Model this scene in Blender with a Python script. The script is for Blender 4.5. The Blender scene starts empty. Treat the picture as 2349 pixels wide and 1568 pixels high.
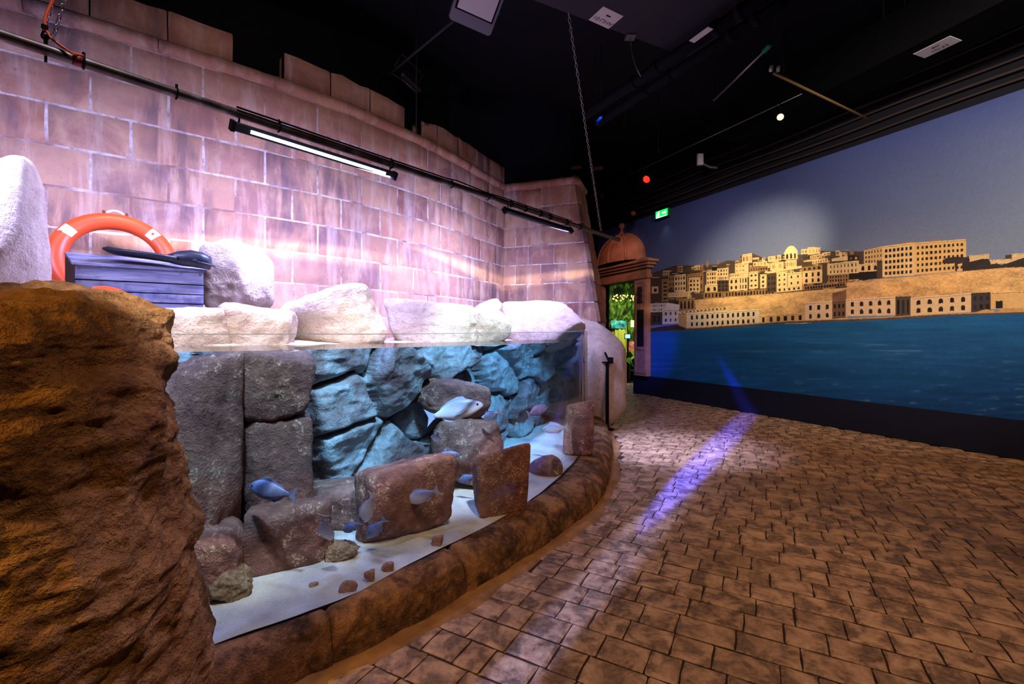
import bpy, bmesh, math, random
import numpy as np
from mathutils import Vector, Matrix, Euler

# ------------------------------------------------------------------ camera, world, lights, exposure
SC = bpy.context.scene
COL = SC.collection
FPX, CX, HZ, CAMZ = 1040.0, 1174.5, 767.0, 1.4      # focal length and horizon of the 2349x1568 photograph
cam_d = bpy.data.cameras.new('camera'); cam = bpy.data.objects.new('camera', cam_d); COL.objects.link(cam)
cam_d.sensor_width = 36.0; cam_d.lens = 36.0 * FPX / 2349.0
cam_d.shift_y = (HZ - 784.0) / 2349.0
cam_d.clip_start = 0.02; cam_d.clip_end = 100
cam.location = (0, 0, CAMZ); cam.rotation_euler = (math.radians(90), 0, 0)
SC.camera = cam
SC.view_settings.view_transform = 'Standard'; SC.view_settings.look = 'None'
SC.view_settings.gamma = 1.0; SC.view_settings.use_curve_mapping = False
SC.view_settings.exposure = 0.0
SC.cycles.use_denoising = True; SC.cycles.adaptive_threshold = 0.02
SC.cycles.max_bounces = 5; SC.cycles.diffuse_bounces = 2; SC.cycles.glossy_bounces = 3; SC.cycles.transparent_max_bounces = 16
SC.cycles.sample_clamp_indirect = 4.0
SC.cycles.caustics_reflective = False; SC.cycles.caustics_refractive = False
world = bpy.data.worlds.new('world'); SC.world = world; world.use_nodes = True
world.node_tree.nodes['Background'].inputs[0].default_value = (0.10, 0.10, 0.2, 1)
world.node_tree.nodes['Background'].inputs[1].default_value = 0.012

def P(u, v, Y):
    """world point seen at photograph pixel (u, v) at depth Y"""
    return np.array([(u - CX) / FPX * Y, Y, CAMZ + (HZ - v) / FPX * Y])

def aim(o, target):
    d = Vector(target) - o.location
    o.rotation_euler = d.to_track_quat('-Z', 'Y').to_euler()

def spot(name, loc, target, energy, color, angle=60, blend=0.5, size=0.04):
    l = bpy.data.lights.new(name, 'SPOT'); l.energy = energy; l.color = color
    l.spot_size = math.radians(angle); l.spot_blend = blend; l.shadow_soft_size = size
    o = bpy.data.objects.new(name, l); COL.objects.link(o); o.location = loc; aim(o, target)
    return o

def area(name, loc, target, energy, color, sx, sy, spread=180, along=None):
    l = bpy.data.lights.new(name, 'AREA'); l.shape = 'RECTANGLE'; l.size = sx; l.size_y = sy
    l.energy = energy; l.color = color; l.spread = math.radians(spread)
    o = bpy.data.objects.new(name, l); COL.objects.link(o); o.location = loc
    orient(o, loc, target, along)
    return o

def orient(o, loc, target, along):
    z = -(Vector(target) - Vector(loc)).normalized()
    if along is None:
        aim(o, target); return
    x = Vector(along); x = (x - z * x.dot(z)).normalized(); y = z.cross(x)
    o.rotation_euler = Matrix((x, y, z)).transposed().to_euler()

def fan(name, loc, target, energy, color, along, wide, narrow, blend=0.6, size=0.015):
    """added spot imitating refracted light, its cone spread wide along the bar and narrow across it"""
    l = bpy.data.lights.new(name, 'SPOT'); l.energy = energy; l.color = color
    l.spot_size = math.radians(narrow); l.spot_blend = blend; l.shadow_soft_size = size
    o = bpy.data.objects.new(name, l); COL.objects.link(o); o.location = loc
    orient(o, loc, target, along)
    k = math.tan(math.radians(wide / 2)) / math.tan(math.radians(narrow / 2))
    o.scale = (k, 1, 1)
    return o

# the lighting pipe over the tank
ZP = 2.8
PA = P(0, 80, (ZP - CAMZ) * FPX / (HZ - 80)); PB = P(1420, 550, (ZP - CAMZ) * FPX / (HZ - 550))
PDIR = (PB - PA) / np.linalg.norm(PB - PA)
def pipe_at(u):
    r = (u - CX) / FPX
    t = (r * PA[1] - PA[0]) / ((PB - PA)[0] - r * (PB - PA)[1])
    return PA + (PB - PA) * t
BAR1 = (pipe_at(535) + pipe_at(903)) / 2 - np.array([0, 0, .13])
BAR2 = (pipe_at(1160) + pipe_at(1308)) / 2 - np.array([0, 0, .13])
BAR0 = PA - PDIR * 0.75 - np.array([0, 0, .13])
WN = np.array([.67, -.74, 0])                        # from the block wall towards the room

COOL = (0.50, 0.50, 1.0)
for nm, b, e in (('bar_light_far_left', BAR0, 95), ('bar_light_lit', BAR1, 110), ('bar_light_dark', BAR2, 125)):
    area(nm, b, b + np.array([-.55, .55, -.8]), e, COOL, 1.1, .03, 170, PDIR)
# ceiling floods above the tank, out of the picture
spot('tank_flood_left', (-1.6, 1.9, 5.0), (-2.2, 3.0, 1.5), 240, (0.86, 0.80, 1.0), 62, 0.7, .12)
spot('tank_flood_mid', (-0.7, 2.9, 5.1), (-1.2, 3.9, 1.3), 270, (0.84, 0.80, 1.0), 60, 0.7, .12)
spot('tank_flood_right', (0.4, 3.6, 5.2), (-0.1, 5.2, 1.0), 330, (0.78, 0.80, 1.0), 58, 0.7, .12)
spot('merlon_fill', (-0.3, 0.9, 3.6), (-1.9, 4.9, 4.1), 90, (1.0, 0.70, 0.74), 66, 0.9, .1)  # added fill spot, brightens the merlons
# fill spots added in front of the tank to brighten rock under water
spot('tank_fill_a', (-0.55, 0.5, 4.4), (-1.5, 2.55, 0.85), 1000, (1.0, 0.95, 0.95), 25, 0.5, .1)
spot('tank_fill_b', (0.4, 1.0, 4.4), (-0.85, 3.45, 0.85), 1700, (0.95, 0.96, 1.0), 25, 0.5, .1)
spot('tank_fill_c', (1.3, 1.6, 4.4), (-0.15, 4.7, 0.9), 2100, (0.66, 0.88, 1.0), 24, 0.5, .1)
# spots added at the bars imitate refracted light: pale wall band, paving streaks
fan('wall_band_a', BAR1 + np.array([0, 0, -.05]), (-2.15, 4.66, 2.25), 180, (1.0, 0.84, 0.60), PDIR, 125, 8, .9)
fan('wall_band_b', BAR2 + np.array([0, 0, -.05]), (-.35, 7.25, 2.3), 170, (1.0, 0.84, 0.60), (1, .25, 0), 120, 7, .9)
fan('floor_streak_a', BAR1 + np.array([.1, 0, -.02]), (0.95, 3.25, 0), 520, (0.66, 0.58, 1.0), (.564, .826, 0), 105, 4.5, .8)
fan('floor_streak_b', BAR2 + np.array([.1, 0, -.02]), (2.35, 5.35, 0), 3000, (0.06, 0.08, 1.0), (.564, .826, 0), 100, 6, 1.0)
spot('walk_lavender', BAR2 + np.array([.25, -.05, -.04]), (1.95, 5.6, 0), 850, (0.62, 0.62, 1.0), 44, 1.0, .05)
spot('rock_rim_fill', (0.2, 2.7, 4.4), (-1.0, 1.62, 0.9), 330, (0.62, 0.52, 1.0), 17, 0.9, .06)  # added spot, puts a lavender rim on the foreground boulder
# warm lamps of the hall
spot('rock_amber', (-1.9, -0.45, 2.9), (-1.7, 1.0, .85), 165, (1.0, 0.52, 0.07), 60, 0.8, .05)
spot('kerb_amber', (0.9, 0.2, 4.3), (0.2, 2.6, 0), 300, (1.0, 0.60, 0.34), 75, 0.9, .15)
spot('floor_amber_right', (3.6, 1.2, 4.9), (3.0, 4.2, 0), 340, (1.0, 0.54, 0.24), 85, 0.9, .2)
spot('floor_amber_far', (3.75, 5.2, 4.4), (4.4, 6.2, 0), 150, (1.0, 0.52, 0.15), 80, 0.9, .15)
spot('mural_warm', (2.45, 3.1, 4.15), (4.34, 7.98, 2.72), 2300, (1.0, 0.82, 0.46), 25, 1.0, .1)
spot('mural_wash', (3.3, 0.9, 4.25), (5.35, 5.9, 2.8), 1200, (1.0, 0.88, 0.76), 62, 0.9, .2)
spot('mural_far', (1.9, 5.6, 4.4), (3.5, 9.7, 2.8), 170, (0.9, 0.62, 0.80), 60, 1.0, .2)
spot('mural_blue', (1.2, 6.2, 4.4), (3.25, 10.3, 1.0), 5000, (0.02, 0.08, 1.0), 15, 1.0, .08)
spot('portal_red_fill', (1.4, 8.2, 4.6), (2.7, 11.4, 3.1), 120, (1.0, 0.42, 0.30), 30, 1.0, .1)  # added reddish fill, brightens the sentry box portal

# ------------------------------------------------------------------ helpers
WL = {}
def h32(ix, iy, iz, seed):
    n = (ix.astype(np.int64) * 374761393 + iy.astype(np.int64) * 668265263 + iz.astype(np.int64) * 1274126177 + seed * 982451653) & 0xFFFFFFFF
    n = ((n ^ (n >> 13)) * 1274126177) & 0xFFFFFFFF
    n = ((n ^ (n >> 16)) * 2246822519) & 0xFFFFFFFF
    return ((n ^ (n >> 15)) & 0xFFFFFF) / 8388607.5 - 1.0
def vnoise(p, seed=0):
    p = np.asarray(p, float); f = np.floor(p); i = f.astype(np.int64); t = p - f
    t = t * t * t * (t * (t * 6 - 15) + 10)
    r = 0
    for dx in (0, 1):
        wx = t[..., 0] if dx else 1 - t[..., 0]
        for dy in (0, 1):
            wy = t[..., 1] if dy else 1 - t[..., 1]
            for dz in (0, 1):
                wz = t[..., 2] if dz else 1 - t[..., 2]
                r = r + wx * wy * wz * h32(i[..., 0] + dx, i[..., 1] + dy, i[..., 2] + dz, seed)
    return r
def fbm(p, octs=4, seed=0, gain=.5):
    r = 0; a = 1.0; s = 0; p = np.asarray(p, float)
    for k in range(octs):
        r = r + a * vnoise(p * 2 ** k + k * 17.3, seed + k); s += a; a *= gain
    return r / s
def ridge(p, octs=4, seed=0):
    r = 0; a = 1.0; s = 0; p = np.asarray(p, float)
    for k in range(octs):
        r = r + a * (1 - 2 * np.abs(vnoise(p * 2 ** k + k * 11.1, seed + k))); s += a; a *= .5
    return r / s

def setp(o, label=None, cat=None, group=None, kind=None):
    if label: o['label'] = label
    if cat: o['category'] = cat
    if group: o['group'] = group
    if cat and not kind: kind = 'thing'
    if kind: o['kind'] = kind
    return o
def wl(o): return WL[o.name] if o is not None else np.zeros(3)
def empty(name, loc, label=None, cat=None, group=None, kind=None):
    o = bpy.data.objects.new(name, None); COL.objects.link(o); o.empty_display_size = .05
    o.location = loc; WL[o.name] = np.array(loc, float)
    return setp(o, label, cat, group, kind)
def make_mesh(name, V, F, mat, smooth=False):
    me = bpy.data.meshes.new(name)
    V = np.asarray(V, float)
    if isinstance(F, np.ndarray):
        nf, k = F.shape
        me.vertices.add(len(V)); me.vertices.foreach_set('co', V.ravel())
        me.loops.add(nf * k); me.loops.foreach_set('vertex_index', F.ravel().astype(np.int32))
        me.polygons.add(nf); me.polygons.foreach_set('loop_start', np.arange(0, nf * k, k, dtype=np.int32))
        me.polygons.foreach_set('loop_total', np.full(nf, k, np.int32))
        me.update(calc_edges=True); me.validate()
    else:
        me.from_pydata([tuple(v) for v in V], [], [tuple(f) for f in F]); me.update()
    if mat is not None: me.materials.append(mat)
    if smooth:
        me.polygons.foreach_set('use_smooth', np.ones(len(me.polygons), bool))
    return me
def obj(name, V, F, mat, parent=None, smooth=False, label=None, cat=None, group=None, kind=None, origin=None):
    V = np.asarray(V, float)
    if origin is None:
        origin = np.array([V[:, 0].mean(), V[:, 1].mean(), V[:, 2].min()])
    me = make_mesh(name, V - origin, F, mat, smooth)
    o = bpy.data.objects.new(name, me); COL.objects.link(o)
    o.location = origin - wl(parent); o.parent = parent; WL[o.name] = np.array(origin, float)
    return setp(o, label, cat, group, kind)
class MB:
    def __init__(s): s.V = []; s.F = []; s.n = 0
    def add(s, V, F):
        V = np.asarray(V, float); s.V.append(V); s.F += [tuple(int(i) + s.n for i in f) for f in F]; s.n += len(V); return s
    def box(s, c, h, ax=None):
        c = np.array(c, float); ax = np.eye(3) if ax is None else np.array(ax, float)
        V = [c + ax[0] * h[0] * sx + ax[1] * h[1] * sy + ax[2] * h[2] * sz for sx in (-1, 1) for sy in (-1, 1) for sz in (-1, 1)]
        return s.add(V, [(0, 1, 3, 2), (4, 6, 7, 5), (0, 4, 5, 1), (2, 3, 7, 6), (0, 2, 6, 4), (1, 5, 7, 3)])
    def tube(s, pts, r, n=8, cap=True, closed=False):
        pts = np.array(pts, float); m = len(pts); r = np.broadcast_to(np.asarray(r, float), (m,))
        if closed: T = np.roll(pts, -1, 0) - np.roll(pts, 1, 0)
        else: T = np.gradient(pts, axis=0)
        T /= np.linalg.norm(T, axis=1)[:, None] + 1e-12
        N = np.cross(T[0], [0, 0, 1.0]);
        if np.linalg.norm(N) < .1: N = np.cross(T[0], [1.0, 0, 0])
        N /= np.linalg.norm(N); V = []
        for i in range(m):
            N = N - T[i] * N.dot(T[i]); N /= np.linalg.norm(N); B = np.cross(T[i], N)
            for k in range(n):
                a = 2 * math.pi * k / n; V.append(pts[i] + r[i] * (math.cos(a) * N + math.sin(a) * B))
        F = []
        for i in range(m if closed else m - 1):
            j = (i + 1) % m
            for k in range(n):
                F.append((i * n + k, i * n + (k + 1) % n, j * n + (k + 1) % n, j * n + k))
        if cap and not closed:
            F.append(tuple(range(n))[::-1]); F.append(tuple((m - 1) * n + k for k in range(n)))
        return s.add(V, F)
    def lathe(s, prof, c, n=24, ax=None):
        c = np.array(c, float); ax = np.eye(3) if ax is None else np.array(ax, float); V = []; m = len(prof)
        for r, z in prof:
            for k in range(n):
                a = 2 * math.pi * k / n; V.append(c + ax[0] * r * math.cos(a) + ax[1] * r * math.sin(a) + ax[2] * z)
        F = [(i * n + k, i * n + (k + 1) % n, (i + 1) * n + (k + 1) % n, (i + 1) * n + k) for i in range(m - 1) for k in range(n)]
        F.append(tuple(range(n))[::-1]); F.append(tuple((m - 1) * n + k for k in range(n)))
        return s.add(V, F)
    def build(s, name, mat, parent=None, smooth=False, **k):
        return obj(name, np.concatenate(s.V), s.F, mat, parent, smooth, **k)
def grid_faces(nr, nc, wrap=False):
    i = np.arange(nr - 1)[:, None]; j = np.arange(nc if wrap else nc - 1)[None, :]; j2 = (j + 1) % nc
    return np.stack(np.broadcast_arrays(i * nc + j, i * nc + j2, (i + 1) * nc + j2, (i + 1) * nc + j), -1).reshape(-1, 4)
_ico = {}
def ico(n):
    if n not in _ico:
        bm = bmesh.new(); bmesh.ops.create_icosphere(bm, subdivisions=n, radius=1)
        V = np.array([v.co[:] for v in bm.verts]); F = np.array([[v.index for v in f.verts] for f in bm.faces]); bm.free()
        _ico[n] = (V / np.linalg.norm(V, axis=1)[:, None], F)
    return _ico[n]
def rock(seed, sub=4, planes=10, p=9.0, box=0.0, amp=.05, freq=2.2, base=None, fine=.0, flat=0.0):
    """unit boulder: soft intersection of half-spaces, displaced; fits [-1,1]^3"""
    rng = np.random.RandomState(seed); D, F = ico(sub)
    N = rng.normal(size=(planes, 3)); N /= np.linalg.norm(N, axis=1)[:, None]; H = rng.uniform(.72, 1.0, planes)
    if box > 0:
        A = np.concatenate([np.eye(3), -np.eye(3)]) + rng.normal(size=(6, 3)) * .09
        A /= np.linalg.norm(A, axis=1)[:, None]
        N = np.concatenate([A, N]); H = np.concatenate([np.full(6, .62), H * (.62 + box)])
    else:
        A = np.concatenate([np.eye(3), -np.eye(3)]); N = np.concatenate([A, N]); H = np.concatenate([np.full(6, 1.05), H * .98])
    t = np.maximum(D @ N.T, 0) / H
    r = (np.sum(t ** p, 1)) ** (-1 / p)
    V = D * r[:, None]
    lo, hi = V.min(0), V.max(0); V = (V - (lo + hi) / 2) / ((hi - lo) / 2)
    d = amp * fbm(V * freq + seed * 3.1, 4, seed)
    if fine: d = d + fine * ridge(V * freq * 2.3 + seed, 4, seed + 9)
    V = V + D * d[:, None]
    lo, hi = V.min(0), V.max(0); V = (V - (lo + hi) / 2) / ((hi - lo) / 2)
    return V, F
def boulder(name, bb, Y, depth, mat, parent=None, seed=1, rot=0, tilt=0, zmin=None, sub=4, **k):
    opts = {q: k.pop(q) for q in ('planes', 'p', 'box', 'amp', 'freq', 'fine') if q in k}
    V, F = rock(seed, sub, **opts)
    u0, v0, u1, v1 = bb
    c = P((u0 + u1) / 2, (v0 + v1) / 2, Y); th = math.atan2(c[0], c[1])
    hw = (u1 - u0) / 2 / FPX * Y * math.cos(th); hh = (v1 - v0) / 2 / FPX * Y
    V = V * np.array([hw, depth / 2, hh])
    if tilt:
        ct, st = math.cos(tilt), math.sin(tilt); V = np.stack([V[:, 0] * ct - V[:, 2] * st, V[:, 1], V[:, 0] * st + V[:, 2] * ct], 1)
    a = -th + rot; ca, sa = math.cos(a), math.sin(a)
    V = np.stack([V[:, 0] * ca - V[:, 1] * sa, V[:, 0] * sa + V[:, 1] * ca, V[:, 2]], 1) + c
    return obj(name, V, F, mat, parent, True, **k)

# polyline with arc length
class Path:
    def __init__(s, pts, n=400):
        pts = np.array(pts, float); d = np.concatenate([[0], np.cumsum(np.linalg.norm(np.diff(pts, axis=0), axis=1))])
        # Catmull-Rom through the points
        q = np.concatenate([[2 * pts[0] - pts[1]], pts, [2 * pts[-1] - pts[-2]]]); out = []
        m = max(4, n // (len(pts) - 1))
        for i in range(len(pts) - 1):
            p0, p1, p2, p3 = q[i:i + 4]
            for t in np.linspace(0, 1, m, endpoint=False):
                out.append(.5 * (2 * p1 + (p2 - p0) * t + (2 * p0 - 5 * p1 + 4 * p2 - p3) * t * t + (3 * p1 - p0 - 3 * p2 + p3) * t ** 3))
        out.append(pts[-1]); s.p = np.array(out)
        s.d = np.concatenate([[0], np.cumsum(np.linalg.norm(np.diff(s.p, axis=0), axis=1))]); s.L = s.d[-1]
    def at(s, d):
        d = np.asarray(d, float); return np.stack([np.interp(d, s.d, s.p[:, k]) for k in range(s.p.shape[1])], -1)
    def tan(s, d):
        d = np.asarray(d, float); a = s.at(np.clip(d + .02, 0, s.L)) - s.at(np.clip(d - .02, 0, s.L)); return a / np.linalg.norm(a, axis=-1, keepdims=True)
    def at_u(s, u):
        r = s.p[:, 0] / s.p[:, 1] - (u - CX) / FPX
        k = np.where(np.sign(r[:-1]) != np.sign(r[1:]))[0]
        return s.d[k[0]] + (s.d[k[0] + 1] - s.d[k[0]]) * r[k[0]] / (r[k[0]] - r[k[0] + 1]) if len(k) else None

# ------------------------------------------------------------------ materials
def srgb(r, g, b):
    f = lambda c: (c / 255 / 12.92) if c / 255 <= .04045 else ((c / 255 + .055) / 1.055) ** 2.4
    return (f(r), f(g), f(b), 1)
class M:
    def __init__(s, name, rough=.7, spec=.3, metal=0.0):
        s.m = bpy.data.materials.new(name); s.m.use_nodes = True; s.t = s.m.node_tree; s.n = s.t.nodes
        s.b = s.n['Principled BSDF']; s.b.inputs['Roughness'].default_value = rough
        s.b.inputs['Specular IOR Level'].default_value = spec; s.b.inputs['Metallic'].default_value = metal
        s.out = s.n['Material Output']
    def new(s, t, **k):
        n = s.n.new(t)
        for a, b in k.items(): setattr(n, a, b)
        return n
    def link(s, a, b): s.t.links.new(a, b)
    def pos(s, scale=(1, 1, 1), obj=False):
        if obj: src = s.new('ShaderNodeTexCoord').outputs['Object']
        else: src = s.new('ShaderNodeNewGeometry').outputs['Position']
        mp = s.new('ShaderNodeMapping'); mp.inputs['Scale'].default_value = scale; s.link(src, mp.inputs['Vector']); return mp.outputs[0]
    def noise(s, vec, scale, detail=4, rough=.55, dist=0.0):
        n = s.new('ShaderNodeTexNoise'); n.inputs['Scale'].default_value = scale; n.inputs['Detail'].default_value = detail
        n.inputs['Roughness'].default_value = rough; n.inputs['Distortion'].default_value = dist; s.link(vec, n.inputs['Vector']); return n.outputs[0]
    def ramp(s, fac, stops):
        r = s.new('ShaderNodeValToRGB'); e = r.color_ramp.elements
        while len(e) < len(stops): e.new(.5)
        for k, (p, c) in enumerate(stops): e[k].position = p; e[k].color = c if len(c) == 4 else (*c, 1)
        s.link(fac, r.inputs[0]); return r.outputs[0]
    def step(s, fac, a, b):
        r = s.new('ShaderNodeMapRange'); r.inputs[1].default_value = a; r.inputs[2].default_value = b; s.link(fac, r.inputs[0]); return r.outputs[0]
    def mix(s, fac, a, b, mode='MIX'):
        n = s.new('ShaderNodeMix', data_type='RGBA', blend_type=mode)
        for inp, val in ((n.inputs[0], fac), (n.inputs[6], a), (n.inputs[7], b)):
            if isinstance(val, (int, float)): inp.default_value = val
            elif isinstance(val, tuple): inp.default_value = val
            else: s.link(val, inp)
        return n.outputs[2]
    def math(s, op, a, b):
        n = s.new('ShaderNodeMath', operation=op)
        for inp, val in ((n.inputs[0], a), (n.inputs[1], b)):
            if isinstance(val, (int, float)): inp.default_value = val
            else: s.link(val, inp)
        return n.outputs[0]
    def schlick(s, f0):
        lw = s.new('ShaderNodeLayerWeight'); lw.inputs[0].default_value = .5
        p5 = s.math('POWER', lw.outputs['Facing'], 5.0); return s.math('ADD', s.math('MULTIPLY', p5, 1 - f0), f0)
    def bump(s, h, strength=.4, dist=.01):
        b = s.new('ShaderNodeBump'); b.inputs['Strength'].default_value = strength; b.inputs['Distance'].default_value = dist
        s.link(h, b.inputs['Height']); s.link(b.outputs[0], s.b.inputs['Normal'])
    def color(s, c):
        if isinstance(c, tuple): s.b.inputs['Base Color'].default_value = c
        else: s.link(c, s.b.inputs['Base Color'])
        return s
def plain(name, c, rough=.6, spec=.3, metal=0.0):
    return M(name, rough, spec, metal).color(c).m
def emit(name, c, strength):
    k = M(name); k.b.inputs['Base Color'].default_value = c; k.b.inputs['Emission Color'].default_value = c
    k.b.inputs['Emission Strength'].default_value = strength; return k.m

def rock_material(name, light, mid, dark, speck=None, scale=3.0, bump=.5, rough=.8, bdist=.02, sharp=.5):
    k = M(name, rough, .25); v = k.pos()
    n1 = k.noise(v, scale, 5, .6, .6); n2 = k.noise(v, scale * 5, 6, .7, .3); n3 = k.noise(v, scale * 22, 4, .6)
    w = .16 * (1 - sharp) + .02
    c = k.ramp(n1, [(.5 - w * 2, dark), (.5 - w * .2, mid), (.5 + w * 2, light)])
    c = k.mix(.42, c, k.ramp(n2, [(.36, dark), (.5, mid), (.64, light)]))
    if speck is not None:
        sp = k.math('MULTIPLY', k.step(n2, .50, .58), k.math('MULTIPLY', k.step(n3, .52, .58), k.step(k.noise(v, scale * 1.1, 2), .46, .56))); c = k.mix(k.math('MULTIPLY', sp, .8), c, speck)
    k.color(c); h = k.math('ADD', k.math('MULTIPLY', n2, .9), k.math('MULTIPLY', n3, .4)); k.bump(h, bump, bdist)
    return k.m
def block_material():
    k = M('wall_block_stone', .85, .2); v = k.pos()
    rnd = k.new('ShaderNodeObjectInfo').outputs['Random']
    base = k.ramp(rnd, [(0, srgb(166, 110, 92)), (.25, srgb(192, 142, 122)), (.5, srgb(154, 116, 114)), (.75, srgb(204, 156, 128)), (1, srgb(146, 100, 96))])
    n1 = k.noise(v, 2.6, 5, .6, .5); streak = k.noise(k.pos((7, 7, 1.1)), 1.0, 5, .65, .3)
    big = k.noise(k.pos((1.5, 1.5, .9)), 1.0, 3, .5)
    c = k.mix(k.step(n1, .42, .72), base, srgb(214, 172, 140))
    c = k.mix(k.math('MULTIPLY', k.step(streak, .5, .68), .5), c, srgb(224, 206, 196))
    dk = k.math('MULTIPLY', k.step(streak, .54, .40), k.step(big, .50, .60))
    c = k.mix(k.math('MULTIPLY', dk, .6), c, srgb(92, 82, 96))
    fine = k.noise(v, 40, 5, .7); c = k.mix(k.step(fine, .62, .75), c, srgb(120, 84, 80))
    k.color(c); k.bump(k.math('ADD', fine, k.math('MULTIPLY', k.noise(v, 9, 4), 1.5)), .35, .012); return k.m
MAT_BLOCK = block_material()
def mortar_material():
    k = M('mortar', .9, .15); v = k.pos(); n = k.noise(v, 14, 5, .7)
    n2 = k.noise(v, 2.2, 3, .6); c = k.ramp(n, [(.3, srgb(150, 122, 118)), (.5, srgb(214, 198, 194)), (.75, srgb(240, 232, 230))]); k.color(k.mix(k.step(n2, .50, .64), c, srgb(150, 112, 104))); k.bump(n, .7, .01); return k.m
MAT_MORTAR = mortar_material()
MAT_PALE = rock_material('pale_boulder', srgb(232, 216, 202), srgb(214, 194, 182), srgb(170, 144, 138), None, 2.6, .9, .8, .03, .1)
MAT_OCHRE = rock_material('ochre_boulder', srgb(190, 146, 92), srgb(146, 102, 58), srgb(82, 54, 34), None, 3.2, 1.0, .85, .05)
MAT_KERB = rock_material('kerb_rock', srgb(188, 140, 98), srgb(112, 80, 56), srgb(54, 40, 32), None, 5.0, .9, .75, .03, .8)
MAT_TANK_BROWN = rock_material('algae_rock', srgb(188, 138, 120), srgb(140, 94, 86), srgb(82, 56, 55), srgb(240, 214, 180), 3.4, .9, .8, .03)
MAT_TANK_GREY = rock_material('bare_tank_rock', srgb(170, 186, 190), srgb(138, 152, 160), srgb(92, 98, 108), None, 2.6, .9, .8, .03)
MAT_TANK_MIX = rock_material('mixed_tank_rock', srgb(186, 202, 206), srgb(150, 144, 146), srgb(112, 80, 78), None, 1.5, .9, .8, .03, .75)
MAT_CORAL = rock_material('pitted_rubble', srgb(246, 226, 196), srgb(188, 152, 116), srgb(74, 54, 42), None, 16, 1.0)
MAT_SHELL = rock_material('shell_rubble', srgb(228, 196, 186), srgb(186, 142, 130), srgb(120, 84, 80), None, 14, .5)
def sand_material():
    k = M('white_sand', .95, .1); v = k.pos(); n = k.noise(v, 3.5, 4, .6); f = k.noise(v, 260, 2, .6)
    c = k.ramp(n, [(.35, srgb(190, 188, 192)), (.6, srgb(228, 224, 212))]); c = k.mix(k.step(f, .55, .75), c, srgb(130, 126, 128))
    k.color(c); k.bump(f, .3, .003); return k.m
MAT_SAND = sand_material()
def paving_material():
    k = M('stamped_stone', .55, .35); v = k.pos()
    n1 = k.noise(v, 8.0, 7, .62, .5); n2 = k.noise(v, 34, 5, .65, .3); n3 = k.noise(v, 1.1, 3, .5)
    c = k.ramp(n1, [(.38, srgb(58, 44, 40)), (.455, srgb(84, 66, 58)), (.495, srgb(150, 120, 100)), (.56, srgb(192, 158, 134)), (.68, srgb(222, 192, 166))])
    c = k.mix(.35, c, k.ramp(n2, [(.36, srgb(84, 66, 58)), (.62, srgb(200, 166, 142))]))
    c = k.mix(k.math('MULTIPLY', k.step(n3, .5, .66), .4), c, srgb(104, 78, 62))
    rnd = k.new('ShaderNodeObjectInfo').outputs['Random']; c = k.mix(.22, c, k.ramp(rnd, [(0, srgb(110, 88, 76)), (1, srgb(196, 164, 142))]))
    k.color(c); k.link(k.step(n1, .2, 1.1), k.b.inputs['Roughness'])
    k.bump(k.math('ADD', n1, k.math('MULTIPLY', n2, .35)), .8, .02); return k.m
MAT_PAVE = paving_material()
MAT_GROUT = plain('dark_grout', srgb(44, 33, 28), .9)
def strip_material():
    k = M('smooth_concrete_strip', .7, .25); v = k.pos(); n = k.noise(v, 8, 5, .6)
    k.color(k.ramp(n, [(.3, srgb(112, 82, 58)), (.7, srgb(160, 122, 88))])); k.bump(n, .3, .006); return k.m
MAT_STRIP = strip_material()
MAT_BLACK = plain('black_paint', srgb(22, 22, 30), .85, .2)
MAT_BLACKDUCT = plain('flat_black_duct', srgb(12, 12, 15), .95, .05)
MAT_CPIPE = plain('black_pipe_paint', srgb(26, 25, 32), .9, .05)
MAT_NAVY = plain('navy_black_paint', srgb(26, 28, 46), .8, .2)
MAT_BASE = plain('navy_base_paint', srgb(16, 20, 40), .6, .3)
MAT_DUCT = plain('black_duct', srgb(40, 38, 48), .75, .3)
MAT_DARKMETAL = plain('dark_metal', srgb(40, 40, 48), .45, .5, .6)
MAT_STEEL = plain('zinc_steel', srgb(150, 146, 150), .38, .5, .9)
MAT_GREYHOUSE = plain('grey_lamp_housing', srgb(96, 94, 112), .55, .4)
MAT_LAMPGLASS = plain('lamp_glass', srgb(200, 196, 214), .2, .6)
MAT_WHITE = plain('white_card', srgb(226, 222, 226), .7, .2)
MAT_INK = plain('black_ink', srgb(14, 14, 16), .8, .1)
MAT_RUBBER = plain('black_rubber', srgb(26, 32, 48), .42, .5)
MAT_RING = plain('orange_buoy_plastic', srgb(226, 84, 38), .38, .45)
MAT_ROPE = plain('white_rope', srgb(226, 222, 216), .85, .1)
MAT_CABLE = plain('orange_cable', srgb(222, 92, 40), .5, .3)
def pipe_material():
    k = M('galvanised_rusty_pipe', .45, .5, .55); v = k.pos(); n = k.noise(v, 9, 4, .6)
    k.color(k.ramp(n, [(.35, srgb(40, 32, 28)), (.55, srgb(74, 60, 50)), (.75, srgb(104, 104, 108))])); return k.m
MAT_PIPE = pipe_material()
def plank_material():
    k = M('blue_grey_weathered_wood', .75, .25); v = k.pos((3, 3, 40)); n = k.noise(v, 1.0, 5, .6, .6); m = k.noise(k.pos(), 5, 4, .6)
    c = k.ramp(n, [(.3, srgb(96, 100, 140)), (.6, srgb(158, 160, 192)), (.75, srgb(206, 206, 226))]); c = k.mix(k.step(m, .5, .68), c, srgb(66, 70, 112))
    k.color(c); k.bump(n, .3, .004); return k.m
MAT_PLANK = plank_material()
MAT_DARKWOOD = plain('dark_wood_end', srgb(60, 44, 46), .8)
def sentry_material():
    k = M('ochre_plaster', .8, .2); v = k.pos(); n = k.noise(v, 4, 5, .6)
    k.color(k.ramp(n, [(.3, srgb(164, 104, 76)), (.7, srgb(206, 146, 110))])); k.bump(n, .2, .01); return k.m
MAT_SENTRY = sentry_material()
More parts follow.
